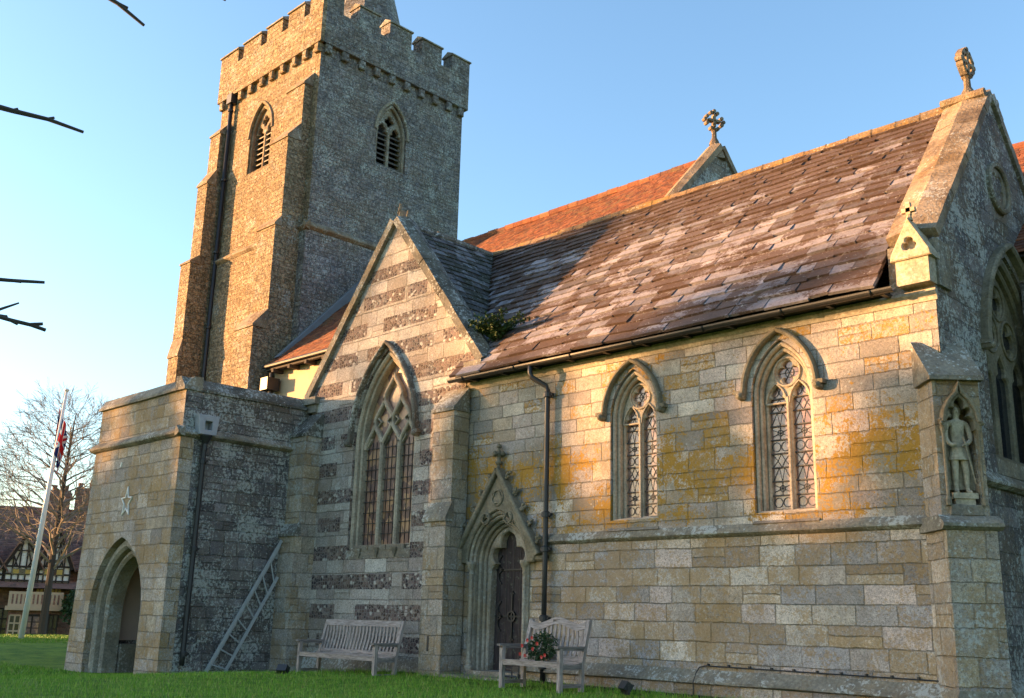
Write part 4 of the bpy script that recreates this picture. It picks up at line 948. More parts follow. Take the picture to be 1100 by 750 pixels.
b = MB(); b.lathe([(1.95, 0), (1.93, .1), (.05, 7.6)], (-27.7, 19.75, 18.7), 8); part('spire', b, M['tower_e'], CH, 'short octagonal stone spire behind the battlements')
def belfry(fr, cx, hw, z0, zs, za, mat, lab):
    b = MB(); prism(b, fr, [arch(cx, hw, z0, zs, za, 12), arch(cx, hw - .10, z0 + .06, zs, za - .13, 12)], -.05, -.5, .03); W = part('belfry_window', b, mat, CH, lab)
    a = hw - .10; lw = (a - .05) / 2; b = MB(); lc = lw + .05
    prism(b, fr, [arch(cx, a + .005, z0 + .03, zs, za - .12, 12), cusped(cx - lc, lw - .01, z0 + .07, zs - .02, zs + .36, .4), cusped(cx + lc, lw - .01, z0 + .07, zs - .02, zs + .36, .4), foil(cx, zs + .52, .19, 4, rot=0)], -.16, -.30, .025)
    part('tracery', b, mat, W)
    n = 7
    for i in range(n):
        z = z0 + .16 + i * (zs + .15 - z0 - .1) / n
        for s in (-1, 1):
            q = MB(); vs = []
            for u in (cx + s * lc - lw, cx + s * lc + lw):
                for w, v in ((-.19, z - .05), (-.175, z - .02), (-.48, z + .20), (-.495, z + .17)): vs.append(fr.p(u, v, w))
            q.add(vs, [(0, 1, 2, 3)[::-1], (4, 5, 6, 7), (0, 4, 5, 1)[::1], (1, 5, 6, 2), (2, 6, 7, 3), (3, 7, 4, 0)]); part('louvre', q, M['louvre'], W)
    q = MB(); prism(q, fr, [arch(cx, hw, z0, zs, za, 12)], -.62, -.64); part('backing', q, M['under'], W)
    hm = MB(); bar(hm, fr, arcs(cx, hw + .05, zs, za + .08, 12), .05, .05, -.02, .02); part('hood_mould', hm, mat, W)
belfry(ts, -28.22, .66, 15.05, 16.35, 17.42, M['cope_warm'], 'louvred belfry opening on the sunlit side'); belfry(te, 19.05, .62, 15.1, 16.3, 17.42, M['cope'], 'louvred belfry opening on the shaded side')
BP = (1.35, .92, .74)
for x0, x1, lb in ((-26.25, -25.28, 'tower buttress near the sunlit corner'), (-31.0, -30.35, 'tower buttress at the far left corner')):
    if x0 < -30: BP = (.98, .90, .60)
    buttress(x0, x1, TY0, [(BP[0], -.5, 8.9, .55), (BP[1], 8.9, 12.1, .28), (BP[2], 12.1, 15.0, .55), (.32, 15.0, 16.95, .45)], M['tower'], M['cope_warm'], lb)
buttress(-25.9, -25.3, TY0, [(1.42, -.5, 1.0, .1)], M['tower'], M['cope_warm'])
pipe([(-30.15, 15.98, 18.3), (-30.15, 15.97, 6.5), (-30.15, 15.97, 0)], .07, M['iron'], [(-30.15, 15.97, z) for z in (17.8, 15.2, 12.6, 10, 7.6)], label='long black downpipe on the tower')
b = MB(); b.box(-30.3, -30.0, 15.86, 16.1, 18.05, 18.4); part('hopper', b, M['iron'], CH)

# --- porch
PY0, PX0, PX1 = 9.86, -23.2, -19.3; PC = -21.42
Pf = FS(PY0)
gb = -.32
mb = MB(); ao = arcs(PC, 1.20, .95, 2.48, 14)
prism(mb, Pf, [[(PC + 1.20, gb - .3)] + [(PX1 + .04, gb - .3), (PX1, 4.5), (PX0 - .03, 4.5), (PX0 - .22, 1.0), (PX0 - .30, gb - .3), (PC - 1.20, gb - .3)] + ao[::-1]], 0, -.30)
part('porch_front', mb, M['porch'], CH, 'porch front of mottled buff stone with pointed entrance')
b = MB(); prism(b, Pf, [[(PX1 - .004, 4.5), (PX1 - .004, 5.4), (PX0, 5.4), (PX0, 4.5)]], -.02, -.4); part('porch_parapet', b, M['porch'], CH)
for h0, a0, h1, a1, w0, w1, m_ in ((1.20, 2.48, 1.03, 2.26, -.12, -.42, 'dress'), (1.03, 2.265, .90, 2.10, -.26, -.62, 'dress')):
    b = MB(); o = arcs(PC, h0, .95, a0, 14); i = arcs(PC, h1, .95, a1, 14)
    prism(b, Pf, [[(PC + h0, gb - .3)] + o + [(PC - h0, gb - .3), (PC - h1, gb - .3)] + i[::-1] + [(PC + h1, gb - .3)]], w0, w1, .05); part('entrance_order', b, M[m_], CH)
Pe = FE(PX1)
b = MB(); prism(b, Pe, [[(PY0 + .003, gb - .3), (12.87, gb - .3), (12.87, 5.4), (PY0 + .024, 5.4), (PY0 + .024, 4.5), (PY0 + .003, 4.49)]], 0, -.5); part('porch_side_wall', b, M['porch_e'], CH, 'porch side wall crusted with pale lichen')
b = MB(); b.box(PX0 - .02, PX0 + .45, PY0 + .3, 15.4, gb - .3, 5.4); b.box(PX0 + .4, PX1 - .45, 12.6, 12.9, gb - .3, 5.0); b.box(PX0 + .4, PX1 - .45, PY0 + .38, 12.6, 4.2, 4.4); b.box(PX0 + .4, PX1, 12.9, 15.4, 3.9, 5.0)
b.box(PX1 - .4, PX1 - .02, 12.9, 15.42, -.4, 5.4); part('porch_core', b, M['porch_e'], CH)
b = MB(); b.box(PX0 + .46, PX1 - .51, 12.57, 12.598, .35, 3.6); b.box(PX0 + .451, PX0 + .47, PY0 + .65, 12.57, .35, 3.6); part('porch_plaster', b, M['plaster'], CH)
b = MB(); b.box(PX0 + .47, PX0 + .95, PY0 + .65, 12.55, gb - .2, .28); b.box(PX0 + .96, PX1 - .52, 12.1, 12.56, gb - .2, .28); part('stone_seat', b, M['sill'], CH)
b = MB(); b.box(PX0 + .5, PX1 - .5, PY0 + .1, 12.5, gb - .3, gb - .02); part('porch_floor', b, M['sill'], CH)
b = MB(); cp = [(-.35, 5.38), (.05, 5.38), (.05, 5.43), (-.14, 5.66), (-.35, 5.68)]
extr(b, Pf, cp, PX0 - .05, PX1 + .05, .5, .006); part('coping', b, M['cope'], CH)
b = MB(); extr(b, Pe, [(w - .002, v + .002) for w, v in cp], PY0 - .05, 12.88, .5, .006); part('coping', b, M['cope_dark'], CH)
b = MB(); sp = [(-.03, 4.62), (-.01, 4.62), (.12, 4.50), (.12, 4.46), (.05, 4.42), (-.03, 4.40)]
extr(b, Pf, sp, PX0 - .15, PX1 + .12, .5, .006); part('string_course', b, M['cope'], CH); b = MB(); extr(b, Pe, [(w, v + .002) for w, v in sp], PY0 - .12, 12.86, .5, .006); part('string_course', b, M['cope'], CH)
pipe([(PX1 + .12, 10.35, 4.5), (PX1 + .10, 10.35, 4.2), (PX1 + .10, 10.33, .2), (PX1 + .12, 10.32, -.02)], .05, M['iron'], [(PX1 + .10, 10.35, z) for z in (3.95, 2.2, .2)], label='black downpipe on the porch side')
b = MB(); fh = FE(PX1); prism(b, fh, [[(10.16, 4.48), (10.54, 4.48), (10.58, 4.88), (10.12, 4.88)], [(10.27, 4.58), (10.43, 4.58), (10.43, 4.76), (10.27, 4.76)]], .2, 0, .01); b.box(PX1 + .001, PX1 + .02, 10.2, 10.5, 4.5, 4.8)
hp = part('hopper', b, M['grey_plastic'], CH, 'pale grey square rainwater head')
b = MB(); b.lathe([(.05, 0), (.05, .12), (.13, .28), (.13, .3)], (PX1 + .12, 10.35, 4.18), 10); part('hopper_neck', b, M['iron'], hp)
b = MB(); f_ = FS(PY0); bar(b, f_, [(-21.86, 4.0), (-21.82, 4.09)], .02, .02, 0); part('wall_tag', b, M['white_paint'], CH)

# ------------------------------------------------------------------ things by the church
def strip_obj(name, mb, mat, label, cat, group=None, loc=(0, 0, 0)):
    loc = Vector(loc); mb.v = [(a[0] - loc.x, a[1] - loc.y, a[2] - loc.z) for a in mb.v]
    o = part(name, mb, mat); o.location = loc; return setp(o, label, cat, group)
b = MB(); sp = []
for i in range(10):
    a = math.pi / 2 + i * math.pi / 5; r = .34 if i % 2 == 0 else .145; sp.append((-21.36 + r * .82 * math.cos(a), 3.20 + r * math.sin(a)))
inn = [(-21.36 + (x + 21.36) * .78, 3.20 + (z - 3.20) * .78) for x, z in sp]
prism(b, Pf, [sp, inn], .03, .003, .006); strip_obj('star_decoration', b, M['white_paint'], 'outlined five pointed star fixed above the porch entrance', 'star', loc=(-21.36, PY0, 3.2))

def ladder():
    L = thing('ladder', (-19.2, 10.9, -.15), 'aluminium ladder leaning on its side edge between porch wall and buttress', 'ladder')
    rails = [((-19.17, 10.83, -.14), (-19.17, 12.33, 2.50)), ((-19.17, 11.22, -.22), (-19.17, 12.30, 1.74)), ((-19.23, 10.87, -.18), (-19.23, 12.37, 2.46))]
    for a, c in rails:
        b = MB(); A = Vector(a); C_ = Vector(c); d = (C_ - A).normalized(); s = Vector((1, 0, 0)); t = d.cross(s)
        vs = [p + s * e * .012 + t * g * .032 for p in (A, C_) for e, g in ((-1, -1), (1, -1), (1, 1), (-1, 1))]
        b.add(vs, [(0, 1, 2, 3)[::-1], (4, 5, 6, 7), (0, 1, 5, 4), (1, 2, 6, 5), (2, 3, 7, 6), (3, 0, 4, 7)]); part('rail', b, M['alu'], L)
    for i in range(8):
        t = .06 + i * .125; A = Vector(rails[0][0]).lerp(Vector(rails[0][1]), t * .90); B = Vector(rails[1][0]).lerp(Vector(rails[1][1]), t * 1.0)
        b = MB(); b.tube([A, B], .016, 6); part('rung', b, M['alu'], L)
ladder()

def bench(name, loc, rz, width, label, curved, nslat):
    B = thing(name, loc, label, 'bench', 'teak benches before the church', rz); H = 1.05; d = .50
    def P(nm, b, m): o = part(nm, b, m, B, world=False); return o
    w = width / 2
    for s in (-1, 1):
        b = MB(); x = s * (w - .035); b.box(x - .032, x + .032, 0, .065, -.05, .62); P('leg', b, M['wood_z'])
        b = MB(); tilt = .12
        for z0, z1, y0, y1 in ((-.05, .42, d - .06, d - .04), (.42, H - .02, d - .04, d + tilt)):
            vs = [(x + e * .032, y + g, z) for z, y in ((z0, y0), (z1, y1)) for e, g in ((-1, 0), (1, 0), (1, .06), (-1, .06))]
            b.add(vs, [(0, 3, 2, 1), (4, 5, 6, 7), (0, 1, 5, 4), (1, 2, 6, 5), (2, 3, 7, 6), (3, 0, 4, 7)])
        P('back_leg', b, M['wood_z'])
        b = MB(); b.box(x - .04, x + .04, -.05, d + .02, .62, .65); b.box(x - .03, x + .03, .0, d, .59, .618); P('arm', b, M['wood_y'])
        b = MB(); b.box(x - .022, x + .022, .06, d - .05, .08, .13); P('stretcher', b, M['wood_y']); b = MB(); b.box(x - .022, x + .022, .06, d - .05, .33, .40); P('side_rail', b, M['wood_y'])
    b = MB(); b.box(-w + .06, w - .06, .008, .045, .35, .425); P('front_rail', b, M['wood_x'])
    for i in range(6):
        b = MB(); y = .0 + i * .083; zz = .43 - .03 * math.sin(math.pi * i / 5); b.box(-w + .01, w - .01, y, y + .07, zz - .022, zz); P('seat_slat', b, M['wood_x'])
    def top(x):
        if not curved: return H - .02
        t = x / (w - .06); return H - .10 + .11 * math.exp(-(t * 2.0) ** 2) + (.05 * max(0, abs(t) - .72) / .28)
    n = 24; b = MB(); vs = []
    for i in range(n + 1):
        x = -w + .065 + (2 * w - .13) * i / n; zt = top(x); zb = (zt - .10) if curved else H - .13
        for y, z in ((d + .085, zb), (d + .085 + (zt - zb) * .2, zt), (d + .13, zt), (d + .125, zb)): vs.append((x, y, z))
    b.add(vs, [(i * 4 + j, i * 4 + (j + 1) % 4, (i + 1) * 4 + (j + 1) % 4, (i + 1) * 4 + j) for i in range(n) for j in range(4)] + [(0, 3, 2, 1), (n * 4, n * 4 + 1, n * 4 + 2, n * 4 + 3)])
    P('top_rail', b, M['wood_x'])
    b = MB(); b.box(-w + .06, w - .06, d - .02, d + .02, .44, .50); P('lower_back_rail', b, M['wood_x'])
    for i in range(nslat):
        x = -w + .11 + (2 * w - .22) * i / (nslat - 1); xt = x * (1.0 if not curved else .93); b = MB(); vs = []
        for k, t in enumerate((0, .25, .5, .75, 1)):
            z = .48 + (top(xt) - .1 - .48 + .03) * t; y = d + .0 + .10 * t + .022 * math.sin(math.pi * t); xx = x + (xt - x) * t
            for e, g in ((-1, 0), (1, 0), (1, .016), (-1, .016)): vs.append((xx + e * .024, y + g, z))
        b.add(vs, [(k * 4 + j, k * 4 + (j + 1) % 4, (k + 1) * 4 + (j + 1) % 4, (k + 1) * 4 + j) for k in range(4) for j in range(4)]); P('back_slat', b, M['wood_z'])
    return B
bench('bench', (-10.95, 11.40, -.01), math.radians(-2), 1.28, 'short two seat teak bench with a curved back, in front of the doorway', True, 12)
bench('bench', (-15.95, 11.55, -.11), math.radians(1), 2.30, 'long straight backed teak bench below the tall flint banded gable', False, 22)
b = MB(); b.box(-11.02, -10.88, 11.995, 12.01, .975, 1.015); strip_obj('plaque', b, M['leadm'], 'small dark memorial plaque on the top rail of the curved bench', 'plaque', loc=(-10.95, 12.0, .99))

def leafcloud(b, c, rx, ry, rz_, n, s, shape=1.0):
    for i in range(n):
        while True:
            p = Vector((ru(-1, 1), ru(-1, 1), ru(-1, 1)))
            if p.length < 1: break
        q = Vector((c[0] + p.x * rx, c[1] + p.y * ry, c[2] + p.z * rz_)); a = Vector((ru(-1, 1), ru(-1, 1), ru(-.6, 1))).normalized(); t = a.cross(Vector((ru(-1, 1), ru(-1, 1), ru(-1, 1)))).normalized(); k = s * ru(.6, 1.3)
        b.add([q - t * k * .4, q + a * k * .5, q + a * k * 1.2 - t * 0, q + a * k * .4 + t * k * .5 ], [(0, 1, 2), (0, 2, 3)])
WR = thing('wreath', (-11.01, 11.74, .42), 'sprawling evergreen wreath with red flowers propped on the curved bench', 'wreath')
b = MB()
for i in range(26):
    a = i / 26 * 6.283; leafcloud(b, (-11.01 + .22 * math.cos(a), 11.75 + .06 * math.sin(a), .60 + .15 * math.sin(a)), .10, .07, .09, 26, .036)
leafcloud(b, (-11.05, 11.77, .56), .27, .07, .14, 420, .036); leafcloud(b, (-10.95, 11.77, .72), .17, .06, .09, 120, .034); part('foliage', b, M['leaf'], WR)
for fx_, fz_ in ((-.30, .62), (-.33, .50), (-.20, .70), (-.05, .58), (-.24, .48), (.10, .47), (.03, .66), (.19, .50), (-.10, .74)):
    c = Vector((-11.01 + fx_, 11.62 + ru(-.02, .02), fz_)); b = MB(); a = ru(0, 3)
    for k in range(6):
        t = k * math.pi / 3 + a; e = Vector((math.cos(t), -.3, math.sin(t))); f2 = Vector((-math.sin(t), 0, math.cos(t)))
        b.add([c, c + e * .018 + f2 * .013, c + e * .034, c + e * .018 - f2 * .013], [(0, 1, 2, 3)])
    part('flower', b, M['petal'], WR)
def flood(loc, rz, label):
    L = thing('floodlight', loc, label, 'floodlight', 'ground floodlights on the lawn', rz)
    b = MB(); tf = Matrix.Translation((0, 0, .13)) @ Matrix.Rotation(math.radians(-35), 4, 'X'); b.box(-.09, .09, -.05, .05, -.06, .06, tf); b.box(-.10, .10, .045, .06, -.07, .07, tf); part('housing', b, M['iron'], L, world=False)
    b = MB(); b.box(-.075, .075, .061, .064, -.045, .045, tf); part('lens', b, M['glass_dark'], L, world=False)
    b = MB(); b.tube([(0, 0, -.05), (0, 0, .09)], .012, 6); b.box(-.105, -.098, -.02, .02, .03, .15); b.box(.098, .105, -.02, .02, .03, .15); b.box(-.1, .1, -.015, .015, .025, .035); part('bracket', b, M['iron'], L, world=False)
flood((-15.9, 10.45, -.05), .5, 'small black floodlight in the grass left of the long bench'); flood((-9.55, 11.9, .0), -.4, 'small black floodlight in the grass below the aisle windows')
b = MB(); pts = [(-9.02, 12.92, .33), (-9.0, 12.905, .40)]
pts += [(x, 12.90, .425 - (x + 8.9) * .006) for x in [-8.9 + i * .35 for i in range(11)]]; pts = [(-9.0, 12.74, -.05), (-9.0, 12.74, .2), (-9.0, 12.82, .33)] + pts[1:]
b.tube(pts, .009, 5); 
for i in range(11): b.box(-8.85 + i * .34 - .012, -8.85 + i * .34 + .012, 12.885, 12.93, .425 - i * .002, .455 - i * .002)
strip_obj('cable', b, M['iron'], 'thin black cable clipped along the top of the plinth', 'cable', loc=(-8, 12.9, .4))
SCR = MB()
for x in (-12.5, -12.34): SCR.tube([(x, 12.62, -.05), (x, 12.62, .34)], .012, 6); SCR.lathe([(.003, 0), (.025, .02), (.003, .05)], (x, 12.62, .33), 6)
SCR.box(-12.5, -12.34, 12.612, 12.628, .17, .25); SCR.tube([(-12.5, 12.62, .2), (-12.65, 12.62, .22), (-12.72, 12.62, .05), (-12.6, 12.62, -.02)], .01, 5)
SCR.tube([(-12.7, 12.45, 0), (-12.55, 12.5, .10), (-12.3, 12.5, .10), (-12.2, 12.45, 0)], .02, 5)
strip_obj('boot_scraper', SCR, M['iron'], 'wrought iron boot scraper beside the doorstep', 'boot scraper', loc=(-12.42, 12.62, 0))
FN = thing('fern', (-13.35, 13.1, 6.25), 'dark green bush sprouting from the roof valley', 'plant'); b = MB()
for i in range(48):
    a = ru(0, 6.28); L_ = ru(.35, .8); p = Vector((-13.62, 13.15, 6.12)) + Vector((ru(-.1, .1), ru(-.1, .1), 0)); d = Vector((math.cos(a) * .7, math.sin(a) * .7, 1)).normalized()
    for k in range(11):
        d = (d + Vector((0, 0, -.09))).normalized(); p = p + d * L_ / 11; leafcloud(b, p, .05, .05, .04, 8, .045)
part('foliage', b, M['leaf2'], FN)
b = MB()
for i in range(6): b.tube([(-13.62, 13.15, 6.0), (-13.62 + ru(-.25, .25), 13.15 + ru(-.2, .2), 6.5)], [.02, .006], 4)
part('stem', b, M['bark'], FN)

# --- statue
def skin(edges_pts, name, mat, parent, sub=2):
    """edges_pts: list of (point, radius, parent index)"""
    me = bpy.data.meshes.new(name); me.from_pydata([p[0] for p in edges_pts], [(p[2], i) for i, p in enumerate(edges_pts) if p[2] >= 0], [])
    o = bpy.data.objects.new(name, me); COL.objects.link(o); m = o.modifiers.new('skin', 'SKIN')
    for i, p in enumerate(edges_pts):
        r = p[1]; me.skin_vertices[0].data[i].radius = (r, r) if not isinstance(r, tuple) else r
        me.skin_vertices[0].data[i].use_root = (i == 0)
    s = o.modifiers.new('sub', 'SUBSURF'); s.levels = sub; s.render_levels = sub
    dg = bpy.context.evaluated_depsgraph_get(); ev = o.evaluated_get(dg); m2 = bpy.data.meshes.new_from_object(ev); bpy.data.objects.remove(o)
    m2.materials.clear(); m2.materials.append(mat); q = bpy.data.objects.new(name, m2); COL.objects.link(q)
    m2.polygons.foreach_set('use_smooth', [True] * len(m2.polygons))
    if parent: q.parent = parent
    return q
stm = dressed('statue_stone', (0.42, 0.35, 0.25), .05, .0, .2, (.18, .155, .12), .5, .005)
q0 = F.p(.24, 2.60, -.07)
ST = thing('statue', q0, 'weathered stone statue of a standing armoured man with a halo, in the corner niche', 'statue', rz=math.radians(45)); ST.scale = (1.0, 1.0, 1.12)
s_ = .98   # local: x right, -y forward (out of niche), z up; height about 1.0
pts = [((0, 0, .50), (.085, .06), -1), ((0, 0, .60), (.075, .055), 0), ((0, 0, .70), (.10, .06), 1), ((0, 0, .79), (.085, .05), 2), ((0, 0, .835), (.035, .035), 3), ((0, -.005, .88), (.042, .045), 4), ((0, -.01, .93), (.046, .052), 5), ((0, 0, .975), (.03, .035), 6),
       ((-.115, 0, .785), .040, 3), ((-.15, -.01, .70), .036, 8), ((-.155, -.03, .60), .032, 9), ((-.11, -.085, .53), .026, 10), ((-.05, -.10, .55), .022, 11),
       ((.115, 0, .785), .040, 3), ((.15, -.01, .70), .036, 13), ((.15, -.035, .60), .031, 14), ((.09, -.09, .56), .026, 15), ((.03, -.10, .52), .022, 16),
       ((-.055, 0, .42), .056, 0), ((-.062, -.02, .27), .042, 18), ((-.062, 0, .20), .040, 19), ((-.062, 0, .07), .028, 20), ((-.065, -.02, .03), .028, 21), ((-.075, -.085, .02), .02, 22),
       ((.055, 0, .42), .056, 0), ((.07, -.02, .27), .042, 24), ((.075, .0, .20), .040, 25), ((.078, 0, .07), .028, 26), ((.08, -.02, .03), .028, 27), ((.095, -.085, .02), .02, 28)]
body = skin(pts, 'body', stm, ST); 
b = MB(); b.lathe([(.085, .03), (.10, -.06), (.125, -.14), (.12, -.145), (.09, -.06), (.07, .03)], (0, 0, .52), 14)
b.v = [(x, y * .75, z) for x, y, z in b.v]; part('tunic_skirt', b, stm, ST, world=False)
b = MB(); b.lathe([(.005, -.02), (.012, 0), (.005, .02)], (0, -.062, .915), 6)
for sx in (-1, 1): b.lathe([(.002, -.007), (.009, 0), (.002, .007)], (sx * .018, -.052, .94), 6)
b.box(-.014, .014, -.057, -.045, .887, .892); part('face', b, stm, ST, world=False)
b = MB(); b.lathe([(.09, -.006), (.092, 0), (.09, .006)], (0, 0, 0), 18); b.v = [(x, z + .045, y + .94) for x, y, z in b.v]; part('halo', b, stm, ST, world=False)
b = MB(); vs = []
for i in range(9):
    t = i / 8
    for j in range(7):
        a = (j / 6 - .5); vs.append((a * (.24 + .16 * t) + .02 * t, .055 + .02 * math.sin(j * 2.4 + t * 3) - abs(a) * .05 * (1 - t), .80 - .74 * t))
n = len(vs); vs += [(x, y + .02, z) for x, y, z in vs]
fs = [(i * 7 + j, i * 7 + j + 1, (i + 1) * 7 + j + 1, (i + 1) * 7 + j) for i in range(8) for j in range(6)]; fs += [tuple(n + k for k in f)[::-1] for f in fs]
for i in range(8): fs += [(i * 7, (i + 1) * 7, n + (i + 1) * 7, n + i * 7), (i * 7 + 6, n + i * 7 + 6, n + (i + 1) * 7 + 6, (i + 1) * 7 + 6)]
b.add(vs, fs); part('cloak', b, stm, ST, world=False)
b = MB(); b.tube([(.04, -.12, .56), (.17, -.04, .12)], [.012, .007], 6); b.tube([(.00, -.12, .52), (.08, -.12, .56)], .009, 5); b.tube([(.04, -.12, .56), (.02, -.13, .62)], [.01, .012], 6); part('sword', b, stm, ST, world=False)
b = MB(); b.box(-.15, .15, -.12, .10, -.05, .012); b.box(-.12, .12, -.10, .10, -.12, -.05); part('base', b, stm, ST, world=False)

# ------------------------------------------------------------------ flagpole and flag
fx, fy = -38.3, 14.45; fz = gz(fx, fy)
FP = thing('flagpole', (fx, fy, fz), 'tall white flagpole standing on the lawn edge left of the porch', 'flagpole')
top = Vector((fx - .0, fy + .0, fz)) + Vector((.30, .30, 8.75))
b = MB(); b.tube([(fx, fy, fz - .1), (fx + .15, fy + .15, fz + 4.4), tuple(top)], [.10, .085, .05], 10); part('pole', b, M['white_paint'], FP, smooth=True)
b = MB(); b.lathe([(.02, 0), (.09, .05), (.09, .1), (.02, .14)], top, 10); part('finial', b, M['white_paint'], FP)
n = N('union_flag'); uv = n.t.nodes.new('ShaderNodeUVMap'); uv.uv_map = 'UVMap'; x, y, _ = n.sep(uv.outputs[0])
X = n.m_('SUBTRACT', n.m_('MULTIPLY', x, 2.0), 1.0); Y = n.m_('SUBTRACT', y, .5)
ax = n.m_('ABSOLUTE', X); ay = n.m_('ABSOLUTE', Y)
d1 = n.m_('ABSOLUTE', n.m_('SUBTRACT', n.m_('MULTIPLY', X, .4472), n.m_('MULTIPLY', Y, .8944))); d2 = n.m_('ABSOLUTE', n.m_('ADD', n.m_('MULTIPLY', X, .4472), n.m_('MULTIPLY', Y, .8944)))
dm = n.m_('MINIMUM', d1, d2); cr = n.m_('MINIMUM', ax, ay)
col = n.mix(n.m_('LESS_THAN', dm, .10), (0.015, 0.02, 0.10), (0.65, 0.65, 0.65)); col = n.mix(n.m_('LESS_THAN', dm, .035), col, (0.45, 0.02, 0.03))
col = n.mix(n.m_('LESS_THAN', cr, .167), col, (0.65, 0.65, 0.65)); col = n.mix(n.m_('LESS_THAN', cr, .11), col, (0.55, 0.025, 0.03))
fm = n.fin(col, .8, .1)
ns, nt = 26, 14; vs = []; uvs = []
hoist, fly = 1.5, 2.4; dirf = Vector((.62, .78, 0)).normalized(); side = Vector((-.78, .62, 0)); P0 = top + Vector((-.12, -.14, -.55))
for i in range(ns + 1):
    s = i / ns
    for j in range(nt + 1):
        t = j / nt; fold = .16 * math.sin(s * 9 + t * 1.5) * (1 - .3 * t) * min(1, s * 4)
        out = .40 * math.sin(min(1, s * 1.3) * 1.2) * (1 - .45 * t) + .05 * math.sin(s * 14 + t * 2)
        vs.append(tuple(P0 + dirf * (out * min(1, s * 3)) + side * fold * .8 + Vector((0, 0, -t * hoist * (1 - .1 * s) - s * 1.15 - .0)))); uvs.append((s, 1 - t))
me = bpy.data.meshes.new('flag'); me.from_pydata([tuple(Vector(v) - P0) for v in vs], [], [(i * (nt + 1) + j, (i + 1) * (nt + 1) + j, (i + 1) * (nt + 1) + j + 1, i * (nt + 1) + j + 1) for i in range(ns) for j in range(nt)])
ul = me.uv_layers.new(name='UVMap')
for l in me.loops: ul.data[l.index].uv = uvs[l.vertex_index]
me.polygons.foreach_set('use_smooth', [True] * len(me.polygons)); me.materials.append(fm); fo = bpy.data.objects.new('flag', me); COL.objects.link(fo); fo.location = P0
setp(fo, 'red, white and blue union flag hanging limp from the flagpole', 'flag')

# ------------------------------------------------------------------ trees
def grow(b, p, d, L, r, depth, spread, droop, k=5, ends=None, rmin=.006, nb=(2, 3)):
    n = 3 if depth > 1 else 2; pts = [p]; rs = [r]
    for i in range(n):
        d = (d + Vector((ru(-1, 1), ru(-1, 1), ru(-1, 1))) * .13 + Vector((0, 0, droop))).normalized(); p = p + d * L / n; pts.append(p); rs.append(max(rmin, r * (1 - .35 * (i + 1) / n)))
    b.tube(pts, rs, k if depth > 2 else 3, cap=False)
    if ends is not None and depth <= 1: ends.append(p)
    if depth <= 0: return
    for i in range(random.randint(*nb)):
        a = Vector((ru(-1, 1), ru(-1, 1), ru(-.5, .9))).normalized(); nd = (d + a * spread).normalized()
        q = pts[random.choice((-1, -1, -2))]; grow(b, q, nd, L * ru(.68, .88), rs[-1] * .72, depth - 1, spread, droop, k, ends, rmin, nb)
# birch beyond the flagpole
random.seed(21)
bx, by = -48.6, 19.2; bz = gz(bx, by)
BT = thing('birch_tree', (bx, by, bz), 'leafless birch tree with drooping twigs behind the flagpole', 'tree')
b = MB(); tp = [(bx, by, bz - .2), (bx + .1, by, 2), (bx - .1, by + .1, 5), (bx + .1, by + .1, 8), (bx + .1, by + .2, 9.9)]; b.tube(tp, [.20, .16, .12, .07, .02], 8)
part('trunk', b, M['bark'], BT)
b = MB()
for i in range(52):
    z = 2.6 + 6.6 * (i / 52); f = 1 - (z - 2.6) / 8; a = i * 2.4; d = Vector((math.cos(a), math.sin(a), .75)).normalized()
    grow(b, Vector((bx, by + .1, z)), d, .75 + 1.15 * f, .05 * f + .018, 4, .62, -.05, 4, None, .0065, (2, 4))
part('crown', b, M['twig'], BT)
# bare tree beside the camera whose twigs reach into view
random.seed(5)
NT = thing('bare_tree', (-6.9, -.8, -.3), 'leafless dark tree whose twig tips reach in at the left', 'tree')
b = MB(); b.tube([(-6.9, -.8, -.5), (-6.85, -.75, 1), (-6.7, -.6, 2.4), (-6.6, -.5, 4), (-6.4, -.4, 6), (-6.3, -.3, 8)], [.24, .20, .16, .12, .07, .02], 10); part('trunk', b, M['bark'], NT)
b = MB()
def twig(a, c, e, r0, r1, spurs=4):
    a, c, e = Vector(a), Vector(c), Vector(e); pts = []; n = 16
    for i in range(n + 1):
        t = i / n; pts.append(a * (1 - t) ** 2 + c * 2 * t * (1 - t) + e * t * t + Vector((ru(-.012, .012), ru(-.012, .012), ru(-.012, .012))))
    b.tube(pts, [r0 + (r1 - r0) * i / n for i in range(n + 1)], 6)
    for i in range(3, n - 2, 3):
        d = (pts[i + 1] - pts[i]).normalized(); s = (Vector((ru(-.4, .4), ru(-.4, .4), ru(-.2, 1))) + d).normalized(); l_ = ru(.08, .22); b.tube([pts[i], pts[i] + s * l_ * .5, pts[i] + s * l_ + Vector((ru(-.03, .03), 0, ru(-.02, .03)))], [r1 * 1.1, r1 * .8, r1 * .5], 5)
    for i in range(spurs):
        k = n - 1 - i; d = (pts[k + 1] - pts[k]).normalized(); s = (Vector((ru(-.5, .5), ru(-.5, .5), ru(-.2, 1))) + d).normalized(); b.tube([pts[k], pts[k] + s * ru(.03, .07)], [r1 * 1.2, r1 * .9], 5)
twig((-6.65, -.55, 3.0), (-5.8, .7, 3.75), (-5.14, 1.90, 3.43), .05, .008)
twig((-6.6, -.5, 4.0), (-5.4, .9, 4.75), (-4.81, 2.02, 3.97), .05, .008); twig((-5.3, 1.1, 4.45), (-4.8, 1.7, 4.5), (-4.54, 2.30, 4.13), .018, .007, 2)
twig((-6.75, -.65, 2.1), (-6.0, .7, 2.62), (-5.44, 1.92, 2.65), .04, .008); twig((-5.95, .8, 2.56), (-5.7, 1.4, 2.50), (-5.48, 1.97, 2.43), .018, .010, 6)
for i in range(16):
    a = i * 2.4; grow(b, Vector((-6.5, -.5, 3.5 + i * .25)), Vector((math.cos(a) - .9, math.sin(a) - .9, .8)).normalized(), 1.0, .035, 3, .6, .0, 4)
